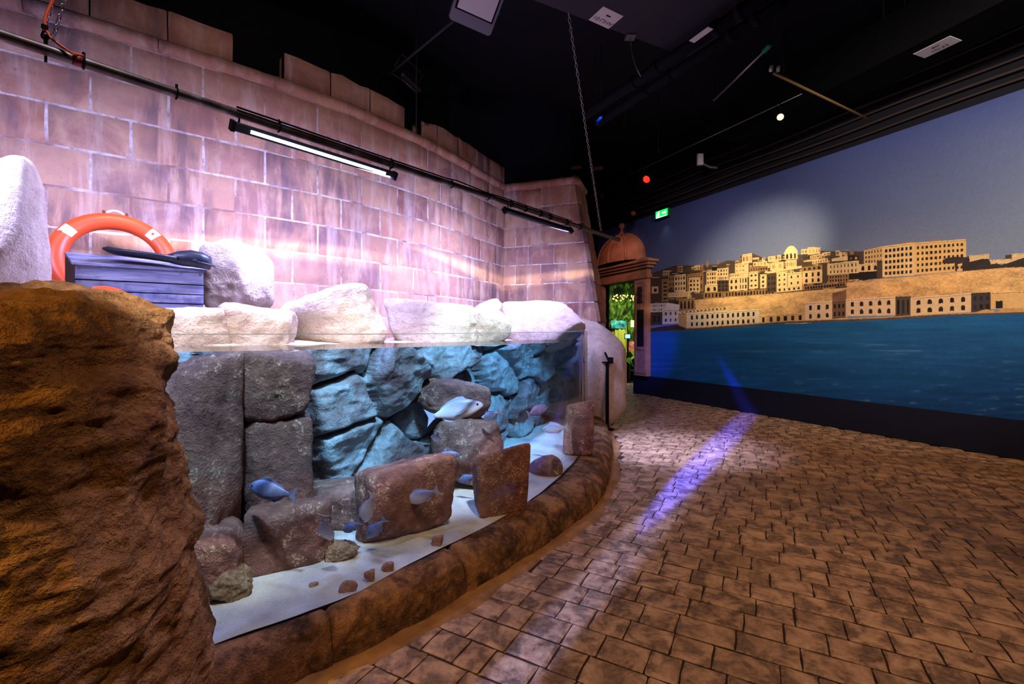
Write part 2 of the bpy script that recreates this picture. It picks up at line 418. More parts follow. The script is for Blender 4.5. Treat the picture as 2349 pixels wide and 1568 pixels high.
def glass_material():
    k = M('acrylic_glass'); tr = k.new('ShaderNodeBsdfTransparent'); tr.inputs[0].default_value = (.965, .98, .99, 1)
    gl = k.new('ShaderNodeBsdfGlossy'); gl.inputs['Roughness'].default_value = .01
    mx = k.new('ShaderNodeMixShader'); k.link(k.schlick(.03), mx.inputs[0]); k.link(tr.outputs[0], mx.inputs[1]); k.link(gl.outputs[0], mx.inputs[2])
    k.link(mx.outputs[0], k.out.inputs['Surface']); return k.m
MAT_GLASS = glass_material()
MAT_GLASSEDGE = plain('acrylic_edge', srgb(120, 140, 150), .3, .5)
def water_material(name, top):
    k = M(name); tr = k.new('ShaderNodeBsdfTransparent')
    ab = k.new('ShaderNodeVolumeAbsorption'); ab.inputs['Color'].default_value = (.52, .80, .96, 1); ab.inputs['Density'].default_value = .5
    if top:
        gl = k.new('ShaderNodeBsdfGlossy'); gl.inputs['Roughness'].default_value = .03
        n = k.noise(k.pos(), 6, 3, .5); bp = k.new('ShaderNodeBump'); bp.inputs['Strength'].default_value = .12; bp.inputs['Distance'].default_value = .01
        k.link(n, bp.inputs['Height']); k.link(bp.outputs[0], gl.inputs['Normal'])
        mx = k.new('ShaderNodeMixShader')
        k.link(k.schlick(.02), mx.inputs[0]); k.link(tr.outputs[0], mx.inputs[1]); k.link(gl.outputs[0], mx.inputs[2]); k.link(mx.outputs[0], k.out.inputs['Surface'])
    else: k.link(tr.outputs[0], k.out.inputs['Surface'])
    k.link(ab.outputs[0], k.out.inputs['Volume']); return k.m
MAT_WTOP = water_material('water_surface', True); MAT_WSIDE = water_material('water_body', False)

# ------------------------------------------------------------------ plan of the place
COURSE = .318; ZC = [1.278 + COURSE * k for k in range(9)]        # course lines, last one under the cornice
WALL = Path([(-5.3, 2.16), (-4.6, 2.70), (-3.77, 3.34), (-2.62, 4.23), (-1.92, 4.86), (-1.61, 5.22), (-1.02, 6.03), (-.55, 6.88), (-.11, 7.70)], 800)
BAST_A = np.array([-.11, 7.70]); BAST_B = np.array([1.36, 7.16])
GLASS = Path([(-1.75, 1.42), (-1.26, 1.66), (-.82, 1.97), (-.58, 2.28), (-.2, 2.76), (.253, 3.46), (.60, 4.26), (.80, 5.0), (1.0, 6.1), (1.06, 6.5)], 600)
KERB = Path([(-1.45, 1.38), (-1.1, 1.6), (-.84, 1.834), (-.595, 2.045), (-.225, 2.455), (.267, 3.07), (.75, 3.85), (1.16, 5.24), (1.36, 6.45), (1.35, 6.9)], 600)
S0 = np.array([2.95, 10.95]); WV = np.array([2.76, -5.89]); WV = WV / np.linalg.norm(WV); NV = np.array([-.905, -.424])
def glassY(u): return GLASS.at(GLASS.at_u(u))[1]
def mural_pt(a, z, b=0.0):
    q = S0 + WV * a + NV * b; return np.array([q[0], q[1], z])
ZW = 1.335

# ------------------------------------------------------------------ floor
fl = obj('floor', [(-4, -2.5, -.009), (9, -2.5, -.009), (9, 17, -.009), (-4, 17, -.009), (-4, -2.5, -.12), (9, -2.5, -.12), (9, 17, -.12), (-4, 17, -.12)],
         [(0, 1, 2, 3), (7, 6, 5, 4), (0, 4, 5, 1), (1, 5, 6, 2), (2, 6, 7, 3), (3, 7, 4, 0)], MAT_GROUT,
         label='stamped stone paved floor with dark joints', kind='structure', origin=(0, 0, -.12))
ra = np.array([.877, -.48]); rb = np.array([.48, .877])
ROWH = .166
def paver_mesh(w, d, seed):
    """cushioned paving stone, top at z=0"""
    g = .0042; n = 4
    xs = np.array([-w / 2 + g, -w / 2 + g + .012, 0, w / 2 - g - .012, w / 2 - g]); ys = np.array([-d / 2 + g, -d / 2 + g + .012, 0, d / 2 - g - .012, d / 2 - g])
    rng = np.random.RandomState(seed)
    X, Yy = np.meshgrid(xs, ys, indexing='ij'); Z = rng.uniform(-.0015, .0, X.shape)
    Z[0, :] = Z[-1, :] = -.006; Z[:, 0] = Z[:, -1] = -.006
    X = X + rng.uniform(-.003, .003, X.shape); Yy = Yy + rng.uniform(-.003, .003, X.shape)
    V = np.stack([X, Yy, Z], -1).reshape(-1, 3); F = [tuple(f) for f in grid_faces(5, 5)]
    rim = [i * 5 for i in range(5)] + [20 + j for j in range(1, 5)] + [i * 5 + 4 for i in (3, 2, 1, 0)] + [j for j in (3, 2, 1)]
    low = V[rim].copy(); low[:, 2] = -.012; nV = len(V); V = np.concatenate([V, low]); m = len(rim)
    F += [(rim[(k + 1) % m], rim[k], nV + k, nV + (k + 1) % m) for k in range(m)]
    return V, F
widths = [.135, .17, .205, .255]; PVAR = {}
for i, w in enumerate(widths):
    for s in range(4): PVAR[(i, s)] = paver_mesh(w, ROWH, 31 * i + s)
rng = np.random.RandomState(5); pav = []
kp = KERB.at(np.linspace(0, KERB.L, 200)); kt = KERB.tan(np.linspace(0, KERB.L, 200))
for j in range(-14, 84):
    t = -6.0 + rng.uniform(0, .2)
    while t < 12:
        i = rng.choice(4, p=[.2, .38, .27, .15]); w = widths[i]; c = ra * (t + w / 2) + rb * (j * ROWH); t += w
        if c[1] < .9 or c[1] > 13.5 or c[0] < -2.5 or c[0] > 6.6: continue
        if ((c - S0) @ NV) < -.02 and (c - S0) @ WV > 0.1: continue
        k = np.argmin(((kp - c) ** 2).sum(1)); side = kt[k][0] * (c - kp[k])[1] - kt[k][1] * (c - kp[k])[0]
        dist = -side
        if c[1] < 6.9 and dist < .03: continue
        if c[1] >= 6.9 and c[0] < 1.5: continue
        u = CX + c[0] / c[1] * FPX; v = HZ + CAMZ / c[1] * FPX
        if u < -200 or u > 2520 or v > 1900: continue
        inview = -20 < u < 2370 and v < 1590
        pav.append((not inview, c[1], c, i, rng.randint(4), rng.uniform(-.001, .001)))
pav.sort(key=lambda q: (q[0], q[1]))
rot = math.atan2(ra[1], ra[0]); PM = {}
for key, (V, F) in PVAR.items(): PM[key] = make_mesh('paving_stone', V, F, MAT_PAVE)
for q in pav[:300]:
    o = bpy.data.objects.new('paving_stone', PM[(q[3], q[4])]); COL.objects.link(o); o.parent = fl
    o.location = (q[2][0], q[2][1], q[5] + .12); o.rotation_euler = (0, 0, rot)
rest = MB(); cr, sr = math.cos(rot), math.sin(rot)
VV = []; FF = []; nn = 0
for q in pav[300:]:
    V, F = PVAR[(q[3], q[4])]
    VV.append(np.stack([V[:, 0] * cr - V[:, 1] * sr + q[2][0], V[:, 0] * sr + V[:, 1] * cr + q[2][1], V[:, 2] + q[5]], 1))
    FF += [tuple(i + nn for i in f) for f in F]; nn += len(V)
if VV: obj('paving_stone_field', np.concatenate(VV), FF, MAT_PAVE, fl, kind='stuff')
# smooth concrete strip between kerb and paving
d = np.linspace(0, KERB.L, 120); kpt = KERB.at(d); ktn = KERB.tan(d); kn = np.stack([ktn[:, 1], -ktn[:, 0]], 1)
wob = .085 + .02 * np.sin(d * 5) + .012 * np.sin(d * 13)
V = np.concatenate([np.c_[kpt - kn * .1, np.full(120, .012)], np.c_[kpt + kn * .03, np.full(120, .010)], np.c_[kpt + kn * wob[:, None], np.full(120, .003)], np.c_[kpt + kn * (wob[:, None] + .012), np.full(120, -.03)]])
obj('concrete_strip', V, grid_faces(4, 120)[:, ::-1], MAT_STRIP, fl, True)

# ------------------------------------------------------------------ block wall, cornice, merlons
def block_mesh(path, s0, s1, z0, z1, seed, depth=.10, proud=0.0, rough=.006, wob=.004, top=None, batter=None):
    """one wall block following the curve of the wall: front grid, sides going back"""
    ns = max(5, int((s1 - s0) / .09) + 2); nz = 6; g = .0045
    S = np.concatenate([[s0 + g], np.linspace(s0 + g + .012, s1 - g - .012, ns - 2), [s1 - g]])
    Zc = np.concatenate([[z0 + g], np.linspace(z0 + g + .012, z1 - g - .012, nz - 2), [z1 - g]])
    p = path.at(S); t = path.tan(S); n = np.stack([t[:, 1], -t[:, 0]], 1)
    SS, ZZ = np.meshgrid(np.arange(ns), np.arange(nz), indexing='ij')
    zz = Zc[ZZ].copy()
    out = np.full(SS.shape, proud) + rough * fbm(np.stack([S[SS] * 7, zz * 7, np.full(SS.shape, seed * 1.7)], -1), 3, seed)
    out[0, :] -= .011; out[-1, :] -= .011; out[:, 0] -= .011; out[:, -1] -= .011
    ws = wob * vnoise(np.stack([S[SS] * 9, zz * 9, np.full(SS.shape, seed + .5)], -1), 3); wz = wob * vnoise(np.stack([S[SS] * 9, zz * 9, np.full(SS.shape, seed + 9.5)], -1), 4)
    if top is not None: zz[:, -1] = np.minimum(zz[:, -1], top(S)); zz[:, -2] = np.minimum(zz[:, -2], top(S) - .02)
    b = 0 if batter is None else batter(zz)
    xy = p[SS] + n[SS] * (out + b)[..., None] + t[SS] * ws[..., None]
    V = np.concatenate([xy, (zz + wz)[..., None]], -1).reshape(-1, 3); F = [tuple(f) for f in grid_faces(ns, nz)]
    idx = np.arange(ns * nz).reshape(ns, nz)
    rim = list(idx[:, 0]) + list(idx[-1, 1:]) + list(idx[-2::-1, -1]) + list(idx[0, -2:0:-1])
    back = V[rim].copy(); k = np.array([int(r) // nz for r in rim]); back[:, :2] -= n[k] * depth
    nV = len(V); V = np.concatenate([V, back]); m = len(rim)
    F += [(rim[(i + 1) % m], rim[i], nV + i, nV + (i + 1) % m) for i in range(m)]
    F.append(tuple(nV + i for i in range(m)))
    return V, F
def path_slab(path, s0, s1, z0, z1, off, thick, n=60):
    S = np.linspace(s0, s1, n); p = path.at(S); t = path.tan(S); nn_ = np.stack([t[:, 1], -t[:, 0]], 1)
    a = p + nn_ * off; b = p - nn_ * thick
    V = np.concatenate([np.c_[a, np.full(n, z0)], np.c_[a, np.full(n, z1)], np.c_[b, np.full(n, z1)], np.c_[b, np.full(n, z0)]])
    F = [tuple(f) for f in np.concatenate([grid_faces(4, n), np.stack([np.arange(3 * n, 4 * n - 1), np.arange(3 * n + 1, 4 * n), np.arange(1, n), np.arange(0, n - 1)], 1)])]
    F += [(0, n, 2 * n, 3 * n), (4 * n - 1, 3 * n - 1, 2 * n - 1, n - 1)]
    return V, F
V, F = path_slab(WALL, 0, WALL.L, 0.0, 3.90, -.007, .32)
wleft = obj('wall_left', V, F, MAT_MORTAR, label='curved wall of large pinkish stone blocks with pale mortar', kind='structure')
sA = WALL.at_u(106); bl = .5; nb = 0
for c in range(8):
    z0, z1 = ZC[c], ZC[c + 1]
    off = sA + (.25 if c % 2 == 0 else 0)                  # course 5 carries the joint seen at u=106
    s = off - bl * math.ceil(off / bl)
    while s < WALL.L - .02:
        a, b = max(s, 0), min(s + bl + (0), WALL.L - .0)
        if b - a > .04 and not (z1 < 1.7 and False):
            jit = .02 * math.sin(nb * 7.3)
            V, F = block_mesh(WALL, a, b, z0, z1, nb + 3); obj('stone_block', V, F, MAT_BLOCK, wleft, True); nb += 1
        s += bl
# half-buried base course
for k in range(15):
    a, b = k * bl, min(k * bl + bl, WALL.L)
    if b - a > .05:
        V, F = block_mesh(WALL, a, b, .96, ZC[0], 300 + k); obj('stone_block', V, F, MAT_BLOCK, wleft, True)
# cornice: rounded moulding in lengths
def cornice(path, s0, s1, z0, z1, proud, seed):
    n = max(5, int((s1 - s0) / .08)); S = np.linspace(s0 + .003, s1 - .003, n); p = path.at(S); t = path.tan(S); nn_ = np.stack([t[:, 1], -t[:, 0]], 1)
    prof = [(-.05, z0), (.0, z0), (proud * .7, z0 + (z1 - z0) * .18), (proud, z0 + (z1 - z0) * .5), (proud * .75, z0 + (z1 - z0) * .82), (.01, z1), (-.05, z1)]
    V = []
    for o_, z in prof:
        w = .008 * fbm(np.stack([S * 6, np.full(n, z * 9), np.full(n, seed)], -1), 3, seed)
        V.append(np.c_[p + nn_ * (o_ + w)[:, None], z + w * .8])
    V = np.concatenate(V); m = len(prof); F = [tuple(f) for f in grid_faces(m, n)]
    F += [tuple(i * n for i in range(m)), tuple(i * n + n - 1 for i in range(m))[::-1]]
    return V, F
s = 0; k = 0
while s < WALL.L - .05:
    e = min(s + [.95, 1.1, .8, .9][k % 4], WALL.L); V, F = cornice(WALL, s, e, ZC[8], 3.945, .05, k); obj('cornice_stone', V, F, MAT_BLOCK, wleft, True); s = e; k += 1
# merlon blocks
def u2s(u): return WALL.at_u(u)
def jag(seed, zt, pts=None):
    def f(S):
        return zt + .02 * fbm(np.stack([np.asarray(S) * 9, np.full(np.shape(S), seed), np.zeros(np.shape(S))], -1), 3, seed) - .005
    return f
mer = [[0.0, u2s(10), u2s(205), u2s(385), u2s(536)], [u2s(652), u2s(760), u2s(851), u2s(931)], [u2s(968), u2s(1006), u2s(1053), u2s(1092), u2s(1126), u2s(1155), WALL.L]]
for g, ss in enumerate(mer):
    for k in range(len(ss) - 1):
        if g == 2 and k == 0: top = lambda S, a=ss[0], b=ss[1]: 4.09 + .12 * np.sqrt(np.clip((np.asarray(S) - a) / (b - a), 0, 1))
        else: top = jag(g * 10 + k, 4.225)
        V, F = block_mesh(WALL, ss[k], ss[k + 1], 3.945, 4.25, 500 + g * 20 + k, depth=.16, proud=-.01, top=top)
        obj('merlon_block', V, F, MAT_BLOCK, wleft, True)
# bastion wall beyond the inner corner: battered face, slanted outer edge
BP = Path([BAST_A - (BAST_B - BAST_A) * .12, BAST_A, (BAST_A + BAST_B) / 2, BAST_B, BAST_B + (BAST_B - BAST_A) * .2], 200)
bo = np.linalg.norm(BAST_B - BAST_A) * .12
def edge_s(z):                                             # where the slanted outer edge lies
    return bo + 1.215 + (3.95 - z) / (3.95 - 1.62) * .40
batter = lambda z: .10 * (3.95 - np.asarray(z)) / 2.3
wb = None
core_s = edge_s(1.9)
nzc = 24; zz = np.linspace(1.30, 3.9, nzc); Vc = []
tB = (BAST_B - BAST_A) / np.linalg.norm(BAST_B - BAST_A); nB = np.array([tB[1], -tB[0]])
for z in zz:
    a = BP.at(.02) + nB * (batter(z) - .008); b = BP.at(min(edge_s(z) - .05, BP.L)) + nB * (batter(z) - .008)
    back = nB * -.75
    Vc += [[*a, z], [*b, z], [*(b + back), z], [*(a + back), z]]
Fc = [(i * 4 + k, i * 4 + (k + 1) % 4, i * 4 + 4 + (k + 1) % 4, i * 4 + 4 + k) for i in range(nzc - 1) for k in range(4)] + [(3, 2, 1, 0), tuple(4 * (nzc - 1) + k for k in range(4))]
wb = obj('wall_back', Vc, Fc, MAT_MORTAR, label='tapering stone bastion wall at the end of the curved wall', kind='structure')
def bastion_corner(z0, z1, s0, seed, proud=0.0):
    """last block of a course: slanted outer end and a rough return going back"""
    zs = [z0 + .004, z0 + .02, (z0 + z1) / 2, z1 - .02, z1 - .004]; inset = [.012, 0, -.004, 0, .012]; V = []
    for z, i_ in zip(zs, inset):
        e = edge_s(z); ss = [s0 + .005 + i_, s0 + .03, (s0 + e) / 2, e - .11, e - .05 - i_]
        for q in ss: V.append([*(BP.at(q) + nB * (batter(z) + proud - i_ + .006 * math.sin(seed * 3 + q * 17 + z * 9))), z])
        pe = BP.at(e - i_)
        for bk in (-.06, -.3, -.7): V.append([*(pe + nB * (batter(z) + bk) + tB * .006 * math.sin(seed + bk * 30)), z])
        V.append([*(BP.at(s0 + .02) + nB * -.1), z])
    n = 9; F = [(i * n + k, i * n + (k + 1) % n, i * n + n + (k + 1) % n, i * n + n + k) for i in range(4) for k in range(n)] + [tuple(range(n))[::-1], tuple(4 * n + k for k in range(n))]
    return V, F
for c in range(1, 8):
    z0, z1 = ZC[c], ZC[c + 1]
    w = .44; s = bo - .02 - (.22 if c % 2 else 0.0); k = 0
    while s + w < edge_s((z0 + z1) / 2) - .30:
        if s + w > bo + .02:
            V, F = block_mesh(BP, max(s, bo - .06), s + w, z0, z1, 700 + c * 10 + k, batter=batter); obj('stone_block', V, F, MAT_BLOCK, wb, True)
        s += w; k += 1
    V, F = bastion_corner(z0, z1, s, c); obj('corner_block', V, F, MAT_BLOCK, wb, False)
V, F = cornice(BP, bo - .02, edge_s(3.9) - .03, 3.822, 3.95, .05, 77); obj('cornice_stone', V, F, MAT_BLOCK, wb, True)
mb = MB(); pe = BP.at(edge_s(3.9) - .02) + nB * .02
mb.tube([[*(pe + nB * .03), 3.885], [*(pe - nB * .2), 3.885], [*(pe - nB * .7), 3.885]], [.066, .07, .066], 12); mb.build('cornice_roll', MAT_BLOCK, wb, True)

# ------------------------------------------------------------------ dark shell: ceiling, walls behind
bw = Path([(-6.2, 2.6), (-4.2, 4.05), (-2.2, 5.9), (-1.2, 7.4), (-.55, 8.6)], 100)
V, F = path_slab(bw, 0, bw.L, 0, 5.6, 0, .1, 30); obj('wall_behind', V, F, MAT_BLACK, label='black painted wall rising behind the stone blocks', kind='structure')
mb = MB(); q0 = P(1030, 300, 7.6); q1 = P(1311, 300, 8.3)
ax = np.array([q1[0] - q0[0], q1[1] - q0[1], 0]); L = np.linalg.norm(ax); ax /= L; ay = np.array([-ax[1], ax[0], 0])
mb.box((q0 + q1)[:2].tolist() + [0] if False else [(q0[0] + q1[0]) / 2 + ay[0] * .6, (q0[1] + q1[1]) / 2 + ay[1] * .6, 2.8], (L / 2, .6, 2.8), [ax, ay, [0, 0, 1]])
mb.build('wall_bulkhead', MAT_NAVY, label='navy black bulkhead above the stone bastion', kind='structure')
obj('ceiling', [(-7, -3, 5.6), (9, -3, 5.6), (9, 17, 5.6), (-7, 17, 5.6), (-7, -3, 5.7), (9, -3, 5.7), (9, 17, 5.7), (-7, 17, 5.7)], [(3, 2, 1, 0), (4, 5, 6, 7), (0, 1, 5, 4), (1, 2, 6, 5), (2, 3, 7, 6), (3, 0, 4, 7)], MAT_BLACK,
    label='black painted ceiling high above the hall', kind='structure')
mb = MB(); mb.box((-.1, 15.5, 2.8), (5.0, .1, 2.8)); mb.build('wall_far', MAT_BLACK, label='black wall at the far end of the hall', kind='structure')
# ------------------------------------------------------------------ mural wall
ZM0, ZM1 = .44, 4.14
UO, VO, SCL = 1300, 160, 2.0                                 # raster window of the print, in photograph pixels
RW, RH = int((2560 - UO) * SCL), int((1010 - VO) * SCL)
IMG = np.zeros((RH, RW, 3))
def lin(c): return np.array(srgb(*c)[:3])
yy, xx = np.mgrid[0:RH, 0:RW]; UU = UO + xx / SCL; VVp = VO + yy / SCL
nlow = fbm(np.stack([UU / 160, VVp / 110, np.zeros_like(UU)], -1), 3, 41)
tsky = np.clip((VVp - (560 - .36 * (UU - 1480)) + 120) / 420, 0, 1) + .06 * nlow
sky = lin((52, 66, 128))[None, None] * (1 - tsky[..., None]) + lin((126, 134, 152))[None, None] * tsky[..., None]
IMG[:] = sky
shore = np.interp(UU[0], [1380, 1480, 1605, 1800, 2020, 2174, 2349, 2560], [764, 761, 756, 741, 733, 724, 719, 716])
nst = fbm(np.stack([UU / 90, VVp / 7, np.zeros_like(UU)], -1), 4, 7); nst2 = fbm(np.stack([UU / 30, VVp / 4.5, np.ones_like(UU)], -1), 3, 17)
ts = np.clip((VVp - shore[None]) / 190, 0, 1)[..., None]
sea = lin((30, 92, 142)) * (1 - ts) + lin((16, 66, 118)) * ts
sea = sea * (1 + .30 * nst[..., None] + .22 * nst2[..., None] * ts)
glint = np.clip(nst - .38, 0, 1)[..., None] * .9 * np.exp(-((VVp - 795) / 12) ** 2)[..., None] + np.clip(nst2 - .35, 0, 1)[..., None] * ts ** 2 * .5
sea = sea + glint * lin((150, 180, 200))
msk = VVp > shore[None]; IMG[msk] = np.clip(sea, 0, 1)[msk]
def quad(p, col, tex=0.0):
    p = np.array(p, float); x = (p[:, 0] - UO) * SCL; y = (p[:, 1] - VO) * SCL
    x0, x1 = int(max(0, math.floor(x.min()))), int(min(RW, math.ceil(x.max()) + 1)); y0, y1 = int(max(0, math.floor(y.min()))), int(min(RH, math.ceil(y.max()) + 1))
    if x1 <= x0 or y1 <= y0: return
    gy, gx = np.mgrid[y0:y1, x0:x1]; ins = np.zeros(gx.shape, bool); n = len(x); j = n - 1
    for i in range(n):
        c = ((y[i] > gy) != (y[j] > gy)) & (gx < (x[j] - x[i]) * (gy - y[i]) / (y[j] - y[i] + 1e-9) + x[i]); ins ^= c; j = i
    c = np.broadcast_to(lin(col), gx.shape + (3,))
    if tex:
        t = .6 * fbm(np.stack([gx / 60.0, gy / 24.0, np.zeros(gx.shape)], -1), 4, 23) + .4 * fbm(np.stack([gx / 9.0, gy / 5.0, np.zeros(gx.shape)], -1), 2, 24); c = c * (1 + tex * t)[..., None]
    IMG[y0:y1, x0:x1][ins] = np.clip(c, 0, 1)[ins]
PX = {'A': (1470, 560, 7.118), 'B': (1760, 530, 7.118), 'C': (2020, 530, 7.128)}
def T(k, pts): ox, oy, s = PX[k]; return [(ox + x / s, oy + y / s) for x, y in pts]
LIT, MID, SHD, DRK = (228, 190, 134), (158, 118, 76), (80, 64, 52), (38, 32, 30)
RN = random.Random(4)
def facade(k, x0, x1, yl, yr, bl_, br, cols=0, rows=0, wall=LIT, win=DRK, arch=False, ww=.5, wh=.55, m=.04, tex=.18, cap=True):
    quad(T(k, [(x0, yl), (x1, yr), (x1, br), (x0, bl_)]), wall, tex)
    if cap:
        d = min(14, (bl_ - yl) * .08); quad(T(k, [(x0, yl), (x1, yr), (x1, yr + d), (x0, yl + d)]), tuple(min(255, int(c * 1.14)) for c in wall))
        quad(T(k, [(x0, yl + d), (x1, yr + d), (x1, yr + d * 1.6), (x0, yl + d * 1.6)]), tuple(int(c * .6) for c in wall))
    for r in range(rows):
        for c in range(cols):
            a = m + (1 - 2 * m) * (c + .5 - ww / 2) / cols; b = m + (1 - 2 * m) * (c + .5 + ww / 2) / cols
            t0 = .07 + .9 * (r + .5 - wh / 2) / rows; t1 = .07 + .9 * (r + .5 + wh / 2) / rows
            q = lambda s, t: (x0 + (x1 - x0) * s, (yl + (yr - yl) * s) * (1 - t) + (bl_ + (br - bl_) * s) * t)
            if arch and (arch is True or r in arch):
                h = (t1 - t0) * .35; pts = [q(a, t1), q(a, t0 + h)] + [q(a + (b - a) * e, t0 + h - h * math.sqrt(max(0, 1 - (2 * e - 1) ** 2))) for e in (.15, .35, .5, .65, .85)] + [q(b, t0 + h), q(b, t1)]
            else: pts = [q(a, t0), q(b, t0), q(b, t1), q(a, t1)]
            g_ = RN.uniform(.7, 1.4); quad(T(k, pts), tuple(max(0, min(255, int(w_ * g_))) for w_ in win))
# town mass and its ragged skyline
quad([(1390, 655), (1481, 640), (1490, 627), (1520, 618), (1545, 609), (1572, 608), (1600, 609), (1645, 606), (1668, 597), (1693, 598), (1702, 584), (1725, 580), (1760, 594), (1800, 582), (1838, 584), (1880, 574), (1925, 577), (1980, 576), (1990, 570), (1990, 660), (1480, 705), (1390, 705)], SHD, .5)
for k in range(230):
    u = RN.uniform(1395, 1985); top = np.interp(u, [1390, 1481, 1545, 1645, 1725, 1830, 1985], [652, 632, 612, 606, 588, 582, 574]); bot = np.interp(u, [1480, 1700, 1985], [690, 672, 640])
    f = RN.random(); v = top + (bot - top) * f - RN.uniform(0, 4); w = RN.uniform(5, 17); h = RN.uniform(4, 14) * (1 + f)
    col = RN.choice([LIT, MID, MID, SHD, (204, 164, 112), DRK]); sl = -.06 * w
    quad([(u, v), (u + w, v + sl), (u + w, v + sl + h), (u, v + h)], col, .25)
    quad([(u, v), (u + w, v + sl), (u + w, v + sl + 1.1), (u, v + 1.1)], (236, 206, 158))
    if col is not DRK and w > 8:
        for c in range(int(w // 4)):
            for r in range(int(h // 5)):
                quad([(u + 1.5 + c * 4, v + 2 + r * 5), (u + 3.2 + c * 4, v + 2 + r * 5), (u + 3.2 + c * 4, v + 5 + r * 5), (u + 1.5 + c * 4, v + 5 + r * 5)], DRK)
for x, y0, y1, w in ((1000, 300, 380, 26), (1088, 245, 370, 22), (1266, 225, 330, 14), (2008, 180, 250, 14)):
    quad(T('A', [(x - w, y1), (x - w, y0 + 60), (x, y0), (x + w, y0 + 60), (x + w, y1)]), MID)
fa = facade
fa('A', 90, 340, 560, 540, 950, 950, 0, 0, SHD); fa('A', 185, 285, 690, 690, 800, 800, 1, 1, LIT, DRK)
fa('A', 340, 450, 575, 565, 930, 930, 1, 5, MID, DRK, ww=.6, wh=.4); fa('A', 455, 550, 515, 510, 700, 700, 3, 2, MID)
fa('A', 550, 735, 500, 485, 775, 770, 4, 3, LIT, ww=.5); fa('A', 735, 800, 480, 480, 780, 780, 0, 0, DRK)
fa('A', 755, 1020, 490, 455, 770, 760, 6, 2, MID); fa('A', 785, 965, 550, 540, 775, 770, 3, 3, LIT, arch=(0,))
fa('A', 1020, 1075, 440, 440, 800, 800, 0, 0, SHD); fa('A', 1070, 1240, 445, 428, 665, 655, 4, 3, LIT, ww=.5); fa('A', 1045, 1265, 665, 648, 800, 790, 2, 1, LIT, arch=True, ww=.45)
fa('A', 1240, 1430, 400, 382, 525, 515, 4, 2, LIT); fa('A', 1245, 1432, 520, 508, 590, 580, 6, 1, LIT); fa('A', 1250, 1435, 585, 580, 780, 770, 3, 3, SHD)
fa('A', 1430, 1545, 330, 330, 480, 470, 0, 0, SHD); fa('A', 1600, 1660, 235, 215, 310, 300, 2, 1, MID); fa('A', 1650, 1820, 170, 142, 310, 300, 3, 1, LIT, MID)
fa('A', 1535, 1760, 318, 300, 540, 515, 4, 3, LIT, MID, wh=.3); fa('A', 1690, 1765, 300, 296, 540, 515, 0, 0, LIT); fa('A', 1445, 1650, 480, 462, 545, 535, 5, 1, LIT, MID)
fa('A', 1440, 1600, 545, 535, 765, 755, 2, 2, LIT, arch=(0, 1)); fa('A', 1600, 1742, 535, 520, 750, 740, 3, 2, LIT, arch=(1,), wh=.7); fa('A', 1770, 1915, 450, 440, 730, 715, 2, 3, LIT, wh=.35)
fa('A', 1915, 1945, 480, 480, 720, 720, 0, 0, SHD); fa('A', 1945, 2050, 495, 488, 720, 715, 1, 3, LIT, ww=.35); fa('A', 2050, 2210, 470, 460, 730, 720, 4, 4, SHD)
fa('A', 1780, 2080, 380, 350, 450, 430, 7, 1, MID); fa('A', 1830, 2060, 290, 270, 360, 350, 4, 1, LIT, MID); fa('A', 2080, 2200, 205, 195, 290, 285, 4, 1, LIT, MID)
fa('A', 1345, 2210, 775, 720, 860, 815, 16, 1, MID, DRK, arch=True, ww=.55, wh=.8); fa('A', 1020, 1335, 785, 770, 885, 875, 5, 1, MID, DRK, ww=.5, wh=.7)
fa('A', 455, 800, 790, 765, 865, 855, 16, 1, LIT, MID, ww=.35, wh=.6)
# B: dome and the middle of the town
fa('B', 285, 495, 345, 330, 465, 455, 3, 1, LIT, arch=True, ww=.42, wh=.8)
quad(T('B', [(275, 358), (300, 310), (330, 265), (365, 243), (400, 236), (440, 248), (475, 285), (497, 328)]), (232, 196, 140), .15); quad(T('B', [(272, 358), (500, 326), (500, 342), (272, 372)]), (240, 210, 160))
for a in ((555, 660, 295, 288, 375, 370, LIT, 2), (665, 790, 265, 256, 385, 375, LIT, 2), (790, 870, 268, 260, 370, 362, LIT, 2), (1110, 1185, 318, 312, 400, 395, LIT, 1), (1050, 1118, 335, 330, 410, 405, SHD, 0), (1235, 1310, 345, 340, 385, 380, LIT, 2), (1350, 1420, 335, 330, 380, 375, MID, 2), (20, 130, 412, 400, 480, 470, LIT, 2), (160, 230, 392, 382, 480, 475, LIT, 1), (900, 975, 355, 345, 400, 395, LIT, 1)):
    fa('B', *a[:6], a[7], 1, a[6], MID)
fa('B', 50, 265, 520, 490, 640, 620, 2, 1, LIT, MID); fa('B', 300, 480, 480, 465, 600, 585, 5, 1, LIT, MID); fa('B', 700, 890, 400, 370, 450, 430, 5, 1, LIT, SHD); fa('B', 570, 700, 400, 385, 470, 460, 3, 1, SHD); fa('B', 730, 990, 480, 440, 540, 500, 6, 1, LIT, MID)
fa('B', 0, 560, 660, 560, 690, 600, 0, 0, LIT); fa('B', 560, 900, 590, 540, 660, 630, 4, 1, MID); fa('B', 600, 930, 480, 440, 500, 455, 0, 0, LIT)
fa('B', 900, 985, 540, 520, 855, 845, 0, 0, SHD); fa('B', 148, 330, 670, 650, 925, 905, 2, 3, LIT, ww=.3, wh=.4); fa('B', 335, 562, 690, 660, 910, 890, 2, 2, LIT, ww=.25, wh=.4); fa('B', 580, 900, 660, 630, 860, 840, 3, 2, LIT, arch=(1,), ww=.35, wh=.7)
